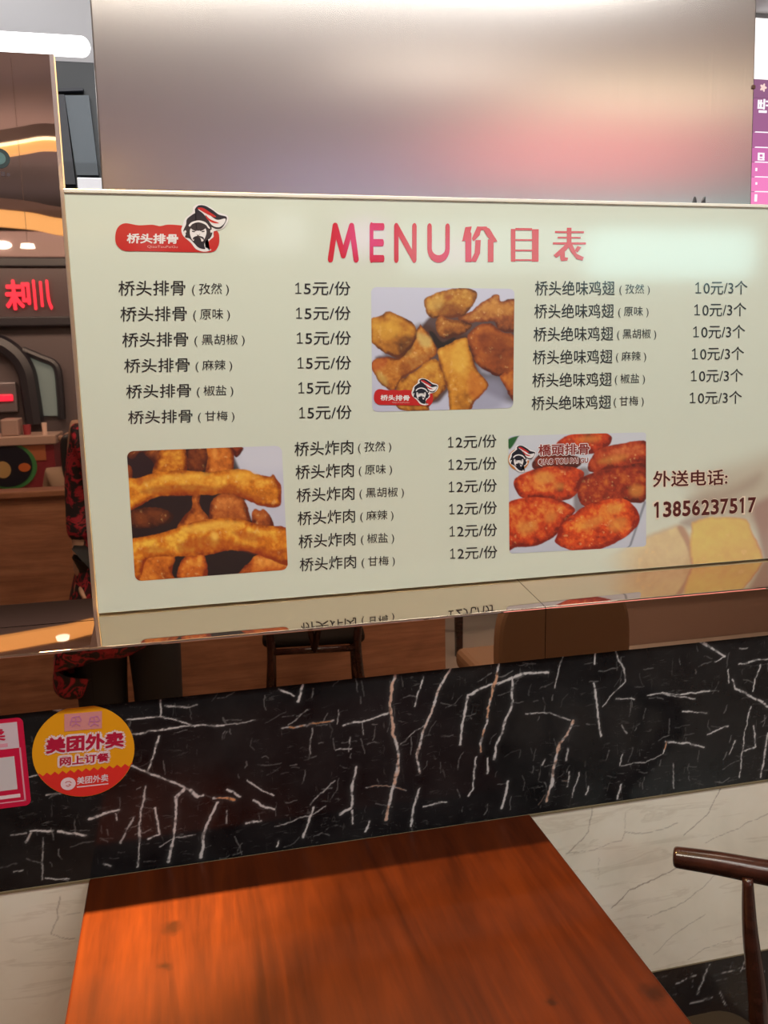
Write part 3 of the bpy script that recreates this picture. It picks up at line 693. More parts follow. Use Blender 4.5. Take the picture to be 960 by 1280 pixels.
def paint_ribs(X, Y):
    C = base(X, Y, (203, 205, 222), (190, 192, 212))
    fill(C, X, Y, [(480, 330), (640, 330), (700, 520), (860, 520), (890, 700), (720, 640), (560, 560)], (62, 50, 52), 26, 0.85)
    fill(C, X, Y, [(540, 620), (760, 560), (840, 640), (780, 745), (560, 745)], (150, 150, 172), 40, 0.7)
    fill(C, X, Y, [(140, 400), (340, 250), (470, 320), (440, 420), (200, 470)], (60, 44, 40), 20, 0.7)
    fill(C, X, Y, [(420, 200), (600, 210), (760, 200), (890, 240), (890, 540), (720, 520), (640, 480), (500, 640), (420, 705), (220, 660), (130, 560), (90, 440), (250, 430), (330, 300)], (72, 38, 20), 12, 0.92)
    B = lambda P, s, d=GD, m=GM, l=GL, **k: blob(C, X, Y, P, d, m, l, s, **k)
    B([(690, 135), (760, 88), (795, 85), (805, 122), (890, 115), (895, 285), (800, 290), (768, 240), (700, 240), (600, 245), (560, 215), (640, 175)], 3, (88, 38, 20), (158, 86, 40), (205, 145, 70))
    B([(370, 110), (420, 82), (500, 55), (600, 42), (658, 60), (668, 95), (640, 150), (600, 195), (540, 215), (470, 215), (400, 215), (375, 170)], 1, (96, 50, 18), (178, 114, 40), (214, 164, 72))
    B([(430, 240), (460, 198), (492, 215), (530, 225), (600, 240), (640, 255), (600, 300), (540, 322), (470, 332), (440, 290)], 5, (80, 38, 16), (164, 96, 36), (205, 150, 74))
    fill(C, X, Y, [(395, 300), (420, 300), (470, 355), (530, 330), (545, 345), (470, 390), (440, 385)], (36, 26, 22), 6)
    B([(610, 330), (660, 268), (740, 245), (800, 290), (895, 335), (895, 510), (800, 552), (700, 505), (650, 450), (625, 385)], 7, (80, 28, 14), (152, 74, 28), (196, 112, 44), freq=0.015)
    B([(800, 552), (840, 520), (890, 505), (890, 690), (852, 662), (822, 600)], 8, (96, 36, 12), (170, 86, 30), (210, 130, 50))
    B([(65, 470), (150, 440), (232, 440), (330, 272), (352, 264), (420, 350), (440, 402), (420, 440), (330, 505), (240, 565), (200, 628), (140, 612), (90, 552)], 9, (110, 50, 14), (188, 112, 34), (224, 170, 84), edge=18)
    B([(215, 600), (300, 530), (430, 450), (485, 560), (490, 620), (400, 715), (380, 750), (220, 740)], 10, (110, 54, 12), (192, 122, 36), (220, 166, 66))
    B([(60, 230), (110, 208), (160, 180), (240, 210), (300, 245), (325, 292), (310, 360), (260, 420), (220, 446), (150, 420), (80, 372), (58, 340)], 11, (96, 46, 16), (182, 114, 34), (216, 160, 60), freq=0.014)
    B([(440, 402), (500, 370), (600, 325), (622, 380), (660, 500), (733, 602), (652, 700), (640, 760), (525, 760), (500, 620), (460, 480)], 12, (126, 62, 12), (206, 136, 40), (228, 176, 72), freq=0.012, edge=22)
    for (P, c, a) in (([(230, 330), (290, 320), (300, 400), (250, 440), (215, 400)], (70, 34, 14), 0.55), ([(430, 150), (520, 130), (590, 170), (560, 215), (470, 210)], (120, 56, 26), 0.55), ([(90, 260), (200, 235), (230, 300), (140, 340)], (226, 172, 62), 0.5),
                      ([(330, 300), (400, 330), (400, 380), (345, 370)], (206, 186, 112), 0.6), ([(100, 520), (150, 560), (150, 600), (110, 570)], (190, 170, 90), 0.5), ([(70, 470), (150, 445), (140, 500), (80, 520)], (178, 70, 28), 0.55),
                      ([(230, 480), (420, 400), (430, 425), (260, 540)], (140, 70, 24), 0.5), ([(690, 300), (860, 340), (860, 470), (740, 460)], (116, 50, 20), 0.45), ([(720, 140), (860, 140), (860, 190), (740, 180)], (214, 150, 70), 0.5),
                      ([(640, 520), (720, 600), (650, 680), (610, 600)], (190, 92, 34), 0.5), ([(520, 400), (590, 370), (610, 480), (540, 520)], (230, 180, 70), 0.45), ([(480, 80), (520, 75), (525, 110), (490, 115)], (150, 74, 30), 0.6), ([(390, 130), (470, 100), (460, 160), (400, 170)], (222, 184, 96), 0.45)):
        fill(C, X, Y, P, c, 16, a)
    return C
def paint_fry(X, Y):
    C = base(X, Y, (40, 26, 28), (30, 20, 22))
    fill(C, X, Y, [(585, 60), (900, 60), (900, 520), (800, 490), (700, 440), (655, 350), (720, 300), (640, 190)], (196, 198, 214), 8, 1.0, False)
    fill(C, X, Y, [(640, 60), (900, 60), (880, 180), (740, 200), (640, 160)], (214, 214, 224), 50, 0.6)
    B = lambda P, s, d=(110, 40, 6), m=(200, 112, 24), l=(240, 178, 62), **k: blob(C, X, Y, P, d, m, l, s, edge=34, **k)
    B([(60, 90), (240, 80), (230, 210), (205, 150), (140, 100), (100, 140)], 21, (70, 26, 14), (120, 58, 24), (165, 90, 34))
    B([(60, 170), (95, 175), (100, 250), (60, 250)], 22, (90, 34, 14), (140, 66, 26), (190, 110, 44))
    B([(370, 80), (480, 78), (465, 190), (385, 188)], 23, (60, 22, 14), (110, 48, 20), (150, 76, 28), ldir=(0, 0.6))
    B([(228, 120), (242, 80), (350, 78), (372, 130), (372, 195), (330, 215), (205, 225)], 24)
    B([(485, 75), (600, 70), (602, 200), (560, 230), (470, 215), (478, 140)], 25, (120, 44, 10), (206, 112, 34), (238, 160, 70))
    B([(598, 70), (664, 68), (640, 110), (615, 125)], 26, (80, 20, 10), (150, 60, 22), (190, 90, 40))
    B([(100, 400), (150, 380), (220, 378), (300, 405), (290, 450), (180, 482), (100, 470)], 27, (50, 20, 12), (96, 44, 20), (130, 66, 28))
    B([(405, 300), (442, 300), (440, 370), (485, 432), (472, 500), (330, 500), (352, 430), (400, 380)], 28, (110, 40, 10), (190, 100, 34), (230, 150, 66))
    B([(508, 330), (640, 318), (690, 432), (640, 480), (500, 470)], 29, (100, 36, 12), (176, 90, 34), (214, 130, 60))
    B([(695, 410), (712, 385), (740, 395), (762, 385), (790, 420), (806, 490), (720, 500)], 30, (90, 28, 12), (170, 84, 30), (206, 126, 56))
    B([(60, 245), (130, 235), (200, 207), (330, 192), (480, 198), (600, 188), (680, 188), (720, 212), (788, 220), (806, 212), (828, 240), (847, 290), (842, 368), (780, 376), (700, 352), (600, 312), (500, 312), (380, 318), (230, 322), (130, 372), (60, 400)], 31, (140, 52, 6), (218, 130, 28), (246, 190, 72))
    B([(100, 620), (300, 600), (300, 700), (290, 770), (90, 770)], 33, (130, 46, 10), (206, 110, 30), (236, 156, 60))
    B([(352, 640), (400, 615), (462, 615), (470, 740), (325, 745)], 34, (130, 40, 8), (206, 104, 28), (240, 166, 64))
    B([(640, 705), (690, 650), (740, 610), (900, 630), (900, 720), (700, 720)], 35, (120, 36, 8), (200, 100, 30), (238, 160, 66))
    B([(80, 555), (180, 520), (300, 490), (400, 455), (520, 432), (640, 438), (750, 468), (900, 490), (900, 660), (800, 642), (700, 600), (600, 592), (480, 612), (350, 622), (250, 622), (170, 640), (140, 730), (80, 740)], 32, (140, 50, 6), (216, 124, 24), (246, 192, 70))
    for (P, c, a) in (([(140, 300), (230, 270), (400, 262), (520, 275), (600, 262), (700, 310), (780, 340), (700, 345), (590, 305), (400, 312), (230, 316)], (150, 54, 14), 0.6), ([(330, 560), (450, 520), (580, 540), (700, 570), (840, 600), (800, 632), (620, 585), (460, 600), (350, 612)], (158, 54, 14), 0.55),
                      ([(130, 240), (200, 215), (210, 240), (140, 262)], (176, 80, 26), 0.5), ([(590, 195), (690, 195), (740, 230), (640, 240)], (246, 186, 66), 0.4), ([(230, 225), (420, 205), (500, 215), (300, 245)], (248, 196, 78), 0.45), ([(350, 480), (520, 445), (660, 455), (560, 480), (400, 505)], (248, 200, 84), 0.5),
                      ([(600, 500), (700, 500), (760, 540), (680, 545)], (170, 66, 18), 0.5), ([(496, 508), (512, 500), (530, 515), (522, 540), (502, 535)], (250, 200, 90), 0.8), ([(190, 570), (290, 590), (200, 620), (150, 600)], (170, 70, 18), 0.5)):
        fill(C, X, Y, P, c, 12, a)
    return C
def paint_wings(X, Y):
    C = base(X, Y, (204, 208, 216), (190, 196, 210))
    fill(C, X, Y, [(890, 455), (900, 470), (806, 745), (795, 740)], (110, 116, 128), 5, 0.8, False)
    fill(C, X, Y, [(70, 95), (130, 72), (105, 125), (78, 150)], (40, 96, 46), 4)
    fill(C, X, Y, [(480, 290), (560, 280), (540, 480), (470, 520)], (90, 70, 66), 14, 0.7)
    B = lambda P, s, d=(120, 26, 8), m=(204, 66, 22), l=(228, 138, 58), **k: blob(C, X, Y, P, d, m, l, s, freq=0.018, edge=46, rough=0.62, wob=4, **k)
    B([(220, 225), (270, 180), (400, 180), (500, 200), (490, 262), (300, 275), (225, 268)], 41, (70, 20, 12), (130, 44, 22), (170, 74, 34))
    B([(360, 120), (430, 66), (560, 55), (668, 55), (696, 96), (660, 142), (570, 180), (430, 172), (380, 145)], 42)
    B([(556, 230), (600, 165), (660, 136), (780, 112), (905, 108), (905, 275), (750, 272), (620, 292), (555, 282)], 43, (110, 26, 10), (180, 62, 24), (210, 110, 60))
    B([(488, 375), (520, 320), (600, 285), (720, 262), (900, 245), (900, 450), (790, 475), (620, 505), (510, 482)], 44, (92, 22, 10), (160, 50, 22), (206, 108, 44))
    B([(110, 332), (200, 280), (330, 254), (460, 258), (528, 290), (512, 350), (472, 432), (395, 462), (280, 450), (160, 442), (118, 400)], 45)
    B([(60, 505), (130, 450), (260, 440), (380, 458), (475, 512), (425, 585), (340, 682), (235, 732), (130, 738), (60, 745)], 46)
    B([(355, 690), (400, 598), (520, 500), (640, 458), (765, 450), (842, 510), (862, 580), (822, 642), (700, 722), (560, 768), (430, 752), (368, 722)], 47, (140, 28, 6), (216, 74, 20), (232, 146, 56))
    for (x, y, a, b, t) in ((290, 320, 60, 34, 0.2), (375, 372, 34, 20, 0), (190, 620, 60, 36, -0.2), (330, 560, 40, 26, -0.5), (580, 592, 70, 30, -0.45), (705, 510, 42, 30, -0.3), (840, 400, 40, 36, 0), (730, 600, 60, 40, -0.4), (700, 210, 90, 20, -0.2), (560, 90, 60, 16, 0)):
        th = np.linspace(0, 2*PI, 13)[:-1]; fill(C, X, Y, [(x+a*math.cos(q)*math.cos(t)-b*math.sin(q)*math.sin(t), y+a*math.cos(q)*math.sin(t)+b*math.sin(q)*math.cos(t)) for q in th], (214, 146, 66), 22, 0.55)
    return C
pic('food_photo', (463.8, 358.8), (643, 361), (641.3, 510), (465.3, 515), 230, 200, (450, 350, 4.571), paint_ribs, 7)
pic('food_photo', (158.5, 564), (352, 557), (360, 712), (169, 726.5), 250, 210, (140, 540, 4.0), paint_fry, 8)
pic('food_photo', (635.3, 544.8), (807.5, 540.3), (807.5, 683), (636.8, 692), 220, 200, (620, 530, 4.8), paint_wings, 4)
emblem(450+70/4.571-0.5, 350+550/4.571-0.6, 1/10.55, True, False, 0.0004)
emblem(585.7, 553.0, 1/10.4, False, True, 0.0004)
for m_, b_, k_ in ((M_WHITEINK, 0.08, 0), (mat('rust_red_ink', (0.26, 0.022, 0.016, 1), 0.3, coat=1.0, coat_rough=0.09), 0.022, 1)):
    e_ = 0.9*(1-k_)
    printed('picture_text', [(T('橋頭排骨', b_), (672.5-e_, 569.8+e_), (736.5+e_, 568+e_), (672.5-e_, 555.5-e_)),
                             (T('QIAO TOU PAI GU', b_), (672.8-e_, 582+e_), (735+e_, 579.5+e_), (672.8-e_, 574.3-e_))], m_, menu, YM, 0.0008+0.0002*k_)
# faded picture in the lower right corner, melting into the cream ground
BASE = np.array(rgb(211, 217, 200)[:3])
def paint_ghost(X, Y):
    C = np.zeros(X.shape+(3,)); C[:] = BASE
    G = C.copy()
    fill(G, X, Y, [(540, 120), (760, 60), (1100, 10), (1100, 640), (840, 600), (520, 520), (380, 300)], (178, 160, 138), 120, 0.75)
    fill(G, X, Y, [(360, 380), (660, 300), (900, 180), (860, 300), (560, 420), (420, 450)], (156, 132, 116), 46, 0.6)
    fill(G, X, Y, [(850, 430), (1100, 380), (1100, 900), (940, 860), (880, 640)], (150, 108, 100), 40, 0.85)
    blob(G, X, Y, [(-330, 900), (-60, 720), (160, 620), (300, 580), (370, 650), (400, 740), (430, 900)], (196, 160, 116), (212, 184, 140), (226, 206, 150), 61, freq=0.008, rough=0.35, soft=30)
    fill(G, X, Y, [(280, 600), (330, 600), (400, 760), (430, 900), (390, 900), (350, 740)], (166, 112, 96), 14, 0.7)
    fill(G, X, Y, [(300, 560), (420, 500), (520, 520), (400, 600)], (150, 120, 112), 30, 0.7)
    blob(G, X, Y, [(385, 600), (420, 548), (520, 520), (700, 520), (800, 540), (845, 640), (890, 720), (925, 830), (930, 930), (430, 930)], (202, 138, 92), (218, 178, 96), (224, 202, 104), 62, freq=0.007, rough=0.35, soft=12)
    a = sstep(-330, 120, X)*sstep(60, 420, Y+0.35*X-120)
    a = np.maximum(a, sstep(-330, 60, X)*sstep(540, 800, Y))[..., None]*0.9
    ed = np.minimum(np.minimum((X-X.min())/60, (Y-Y.min())/60), 1.0)[..., None]
    a = a*np.clip(ed, 0, 1)
    return C*(1-a)+G*a
def _ghost():
    p0 = at(735, 545, YM); x0, z1 = p0[0], p0[2]
    nx, ny = 230, 130
    xs = np.linspace(x0, x1b-0.002, nx); zs = np.linspace(z1, zbot+0.001, ny)
    Xg, Zg = np.meshgrid(xs, zs)
    P = np.stack([Xg, np.full_like(Xg, YM), Zg], -1)-CAM
    k = P@FWD; PX = 480+FOC*(P@RGT)/k; PY = 640-FOC*(P@UPV)/k
    C = paint_ghost((PX-800)*6, (PY-560)*6)
    grid_obj('faded_food_print', np.stack([Xg, np.full_like(Xg, YM-0.0002), Zg], -1), M_PRINT, menu, color=C)
_ghost()
ph = ((816, 609, 909, 606, 588.8), (815.8, 647.4, 945.2, 640.3, 627.6))
for m_, b_, k_ in ((mat('pale_outline_ink', rgb(232, 214, 192), 0.3, coat=1.0, coat_rough=0.09), 0.075, 0), (M_MAROON, 0.016, 1)):
    e_ = 0.8*(1-k_)
    for j, (s, q) in enumerate(zip(('外送电话:', '13856237517'), ph)):
        printed('phone_text', [((number_mesh(s, 0.03 if k_ else 0.085, 0.0 if k_ else 0.10) if j else T(s, b_)), (q[0]-e_, q[1]+e_), (q[2]+e_, q[3]+e_), (q[0]-e_, q[4]-e_))], m_, menu, YM, 0.0006+0.0003*k_)

# ------------------------------------------------------------------ stickers on the black marble
def disc_pts(c, r, n=64, a0=0.0, a1=2*PI): return [(c[0]+r*math.cos(a), c[1], c[2]+r*math.sin(a)) for a in np.linspace(a0, a1, n)]
def stickers():
    c = at(105, 939, 0.0); r = 0.5*float(at(169, 935, 0.0)[0]-at(41, 943, 0.0)[0]); rz = 0.5*float(at(106, 882, 0)[2]-at(104, 996.5, 0)[2])
    yel = mat('sticker_yellow', rgb(226, 158, 26), 0.3); red = mat('sticker_red', rgb(214, 50, 44), 0.3)
    wht = mat('sticker_white', rgb(226, 208, 216), 0.35); mar = mat('sticker_maroon', rgb(176, 28, 62), 0.35); pink = mat('sticker_pink', rgb(206, 140, 140), 0.4)
    e = empty('round_sticker', (c[0], 0.0, c[2]-rz), 'round yellow sticker with a red foot and red Chinese lettering on the black marble', 'sticker')
    rim = [(c[0]+r*math.cos(a), 0.0006, c[2]+rz*math.sin(a)) for a in np.linspace(0, 2*PI, 73)[:-1]]
    from_bm('sticker_base', prism(bmesh.new(), rim, (0, -0.0012, 0)), yel, e)
    # red foot with a saw-toothed upper edge
    pts = []
    for k in range(25):
        u = k/24; px = 49+u*(166-49); py = 968-u*13+(2.4 if k % 2 else -1.6)
        p = at(px, py, 0.0); pts.append((p[0], -0.0009, p[2]))
    a0 = math.atan2((pts[-1][2]-c[2])/rz, (pts[-1][0]-c[0])/r); a1 = math.atan2((pts[0][2]-c[2])/rz, (pts[0][0]-c[0])/r)
    arc = [(c[0]+0.992*r*math.cos(a), -0.0009, c[2]+0.992*rz*math.sin(a)) for a in np.linspace(a0, a1-2*PI if a1 > a0 else a1, 30)]
    bm = bmesh.new(); bm.faces.new([bm.verts.new(p) for p in pts+arc]); bmesh.ops.triangulate(bm, faces=bm.faces[:])
    from_bm('red_foot', bm, red, e)
    Z = lambda x, y: (40+x/7.385, 880+y/7.385)
    def t(name, s, b, x0, x1, yb0, yb1, yt0, m, lift):
        v, f = lay([(T(s, b), Z(x0, yb0), Z(x1, yb1), Z(x0, yt0))], 0.0, lift); return obj(name, v, f, m, e)
    t('lettering', '美团外卖', 0.16, 108, 870, 478, 412, 290, wht, 0.0009); t('lettering', '网上订餐', 0.16, 236, 732, 592, 540, 470, wht, 0.0009)
    t('lettering', '美团外卖', 0.045, 128, 848, 460, 392, 312, mar, 0.0012); t('lettering', '网上订餐', 0.03, 258, 712, 570, 524, 490, mar, 0.0012)
    t('lettering', '美团外卖', 0.02, 415, 705, 742, 710, 672, wht, 0.0012)
    v, f = lay([(flat([R4(0, 0, 1, 1)]), Z(300, 252), Z(645, 222), Z(300, 92)), (flat([R4(0, 0, 1, 1)]), Z(415, 770), Z(705, 738), Z(415, 760))], 0.0, 0.0010)
    obj('pink_patch', v[:4], f[:1], pink, e); obj('rule_line', v[4:], [[0, 1, 2, 3]], wht, e)
    lil = mat('sticker_lilac', rgb(190, 120, 160), 0.4)
    for x0 in (350, 520):                      # two worn characters, only their outlines left
        v, f = lay([(sm([(0.10, [(0.05, 0.25), (0.2, 0.9), (0.8, 0.95), (0.95, 0.6)]), (0.10, [(0.1, 0.55), (0.9, 0.5)]), (0.10, [(0.2, 0.1), (0.5, 0.35), (0.85, 0.1)]), (0.10, [(0.5, 0.9), (0.5, 0.3)])]), Z(x0, 215), Z(x0+110, 205), Z(x0, 112))], 0.0, 0.0014)
        obj('worn_lettering', v, f, lil, e)
    q = Z(335, 733); p = at(q[0], q[1], 0.0); rr = 0.0112
    bm = bmesh.new(); bm.faces.new([bm.verts.new((p[0]+rr*math.cos(a), -0.0012, p[2]+rr*0.95*math.sin(a))) for a in np.linspace(0, 2*PI, 33)[:-1]])
    from_bm('round_mark', bm, wht, e)
    v, f = lay([(sm([(0.16, [(0.1, 0.7), (0.3, 0.85), (0.7, 0.85), (0.9, 0.65)]), (0.16, [(0.2, 0.25), (0.5, 0.1), (0.85, 0.3), (0.6, 0.45)])]), Z(305, 765), Z(368, 760), Z(305, 705))], 0.0, 0.0014)
    obj('round_mark_line', v, f, pink, e)
    # the square red sticker cut by the left side of the photograph (its code is left out)
    sr = mat('square_sticker_red', rgb(196, 24, 66), 0.3); pale = mat('sticker_pale_line', rgb(214, 150, 168), 0.4)
    q0, q1 = at(30, 896, 0.0), at(37.5, 1006, 0.0); xr_ = float(q0[0]+q1[0])/2; zt_, zb_ = float(q0[2]), float(q1[2]); xl_ = xr_-0.125
    e2 = empty('square_sticker', ((xl_+xr_)/2, 0, zb_), 'upright crimson sticker with a white heading panel, left of the round yellow sticker', 'sticker')
    bm = add_box(bmesh.new(), xl_, xr_, -0.0008, 0.0006, zb_, zt_); es = [ed for ed in bm.edges if abs(ed.verts[0].co.y-ed.verts[1].co.y) > 0.001]
    bmesh.ops.bevel(bm, geom=es, offset=0.009, segments=6, affect='EDGES', profile=0.5)
    from_bm('sticker_base', bm, sr, e2)
    h = zt_-zb_; w = xr_-xl_
    def pl(name, u0, u1, v0, v1, m, l): return box(name, xl_+w*u0, xl_+w*u1, -l, -0.0007, zb_+h*v0, zb_+h*v1, m, e2)
    pl('heading_panel', 0.07, 0.93, 0.665, 0.955, mat('sticker_panel_white', rgb(206, 190, 200), 0.4), 0.0010)
    pl('blank_panel', 0.14, 0.86, 0.20, 0.575, mat('sticker_panel_pale', rgb(200, 196, 200), 0.4), 0.0010)
    for a in ((0.055, 0.075, 0.06, 0.665), (0.925, 0.945, 0.06, 0.665), (0.055, 0.945, 0.055, 0.068)): pl('border_line', *a, pale, 0.0009)
    pl('foot_bar', 0.2, 0.885, 0.105, 0.145, wht, 0.0010); pl('small_print', 0.3, 0.80, 0.69, 0.73, pale, 0.0012)
    for k, m in ((0.03, sr),):
        tv, tf = T('外卖', k); bl = np.array([xl_+w*0.20, 0, zb_+h*0.765]); vv = [(bl[0]+p*w*0.585, -0.0013-1e-5*(i % 9), bl[2]+q*h*0.145) for i, (p, q) in enumerate(tv)]
        obj('lettering', vv, tf, sr, e2)
stickers()

# ------------------------------------------------------------------ table in front of the wall
def table():
    x0, x1, y1 = -0.189, 0.5685, -0.63
    e = empty('dining_table', ((x0+x1)/2, y1/2, 0), 'red-brown lacquered wooden table pushed against the marble wall', 'table')
    box('tabletop', x0, x1, y1, -0.003, 0.722, 0.75, M_TABLE, e, 0.004, 3)
    M = M_CHAIR
    bm = bmesh.new()
    for a in ((x0+.05, x1-.05, -.075, -.055), (x0+.05, x1-.05, y1+.055, y1+.075), (x0+.05, x0+.07, y1+.075, -.075), (x1-.07, x1-.05, y1+.075, -.075)):
        add_box(bm, a[0], a[1], a[2], a[3], 0.655, 0.722)
    from_bm('apron', bm, M, e)
    for lx in (x0+.065, x1-.065):
        for ly in (-.07, y1+.07):
            bm = add_box(bmesh.new(), lx-.024, lx+.024, ly-.024, ly+.024, 0.0, 0.722, 0.004, 2)
            for v in bm.verts:
                if v.co.z < 0.3: v.co.x = lx+(v.co.x-lx)*0.7; v.co.y = ly+(v.co.y-ly)*0.7
            from_bm('leg', bm, M, e)
table()

# ------------------------------------------------------------------ bow-backed armchair; faces -x, origin on the floor under its middle
def armchair(label):
    e = empty('armchair', (0, 0, 0), label, 'chair')
    OX, OY = 0.86, -0.41
    P = [(0.792, -0.112, 0.694), (0.85, -0.155, 0.698), (0.918, -0.207, 0.700), (0.985, -0.258, 0.708), (1.055, -0.318, 0.726), (1.085, -0.41, 0.738)]
    P += [(x, 2*OY-y, z) for x, y, z in P[-2::-1]]
    P = catmull([(x-OX, y-OY, z) for x, y, z in P], 7)
    n = len(P); rad = [0.0195+0.006*math.sin(PI*i/(n-1)) for i in range(n)]
    bm = add_tube(bmesh.new(), P, rad, 16, (0.95, 0.92))
    caps = [f for f in bm.faces if len(f.verts) > 4]
    bmesh.ops.bevel(bm, geom=[ed for f in caps for ed in f.edges], offset=0.006, segments=3, affect='EDGES', profile=0.5)
    from_bm('arm_rail', bm, M_CHAIR, e, smooth=True, local=True)
    for s in (1, -1):
        path = catmull([(0.875-OX, 0.208*s, 0.695), (0.878-OX, 0.197*s, 0.60), (0.886-OX, 0.172*s, 0.45), (0.897-OX, 0.185*s, 0.25), (0.915-OX, 0.20*s, 0.0)], 5)
        m_ = len(path); r = [0.0085+0.0085*min(1, i/(m_*0.5)) if i < m_*0.5 else 0.017-0.005*(i/m_-0.5)*2 for i in range(m_)]
        from_bm('leg', add_tube(bmesh.new(), path, r, 12), M_CHAIR, e, True, True)
        path = [(-0.290, 0.175*s, 0.43), (-0.292, 0.180*s, 0.2), (-0.298, 0.185*s, 0.0)]
        from_bm('leg', add_tube(bmesh.new(), path, [0.017, 0.016, 0.011], 12), M_CHAIR, e, True, True)
        from_bm('stretcher', add_tube(bmesh.new(), [(-0.292, 0.178*s, 0.24), (0.038, 0.184*s, 0.24)], 0.009, 10), M_CHAIR, e, True, True)
    for ya in (-1, 1):
        from_bm('back_splat', add_tube(bmesh.new(), [(0.03, 0.0, 0.42), (0.14, 0.02*ya, 0.56), (0.213, 0.055*ya, 0.728)], [0.013, 0.012, 0.010], 10), M_CHAIR, e, True, True)
    bm = bmesh.new()
    for a in ((-0.292, 0.172, 0.028, 0.172), (-0.292, -0.172, 0.028, -0.172), (-0.292, -0.172, -0.292, 0.172), (0.028, -0.172, 0.028, 0.172)):
        add_tube(bm, [(a[0], a[1], 0.418), (a[2], a[3], 0.418)], 0.014, 8)
    from_bm('seat_frame', bm, M_CHAIR, e, True, True)
    bm = add_box(bmesh.new(), -0.322, 0.008, -0.208, 0.208, 0.425, 0.462)
    bmesh.ops.bevel(bm, geom=[ed for ed in bm.edges if abs(ed.verts[0].co.z-ed.verts[1].co.z) > 0.01], offset=0.05, segments=6, affect='EDGES', profile=0.5)
    bmesh.ops.bevel(bm, geom=[ed for ed in bm.edges if abs(ed.verts[0].co.z-ed.verts[1].co.z) < 0.001], offset=0.012, segments=3, affect='EDGES', profile=0.5)
    from_bm('seat', bm, M_SEAT, e, True, True)
    return e
ch = armchair('dark walnut armchair with a bowed rail, tucked in at the right side of the table')
ch.location = (0.86, -0.41, 0)

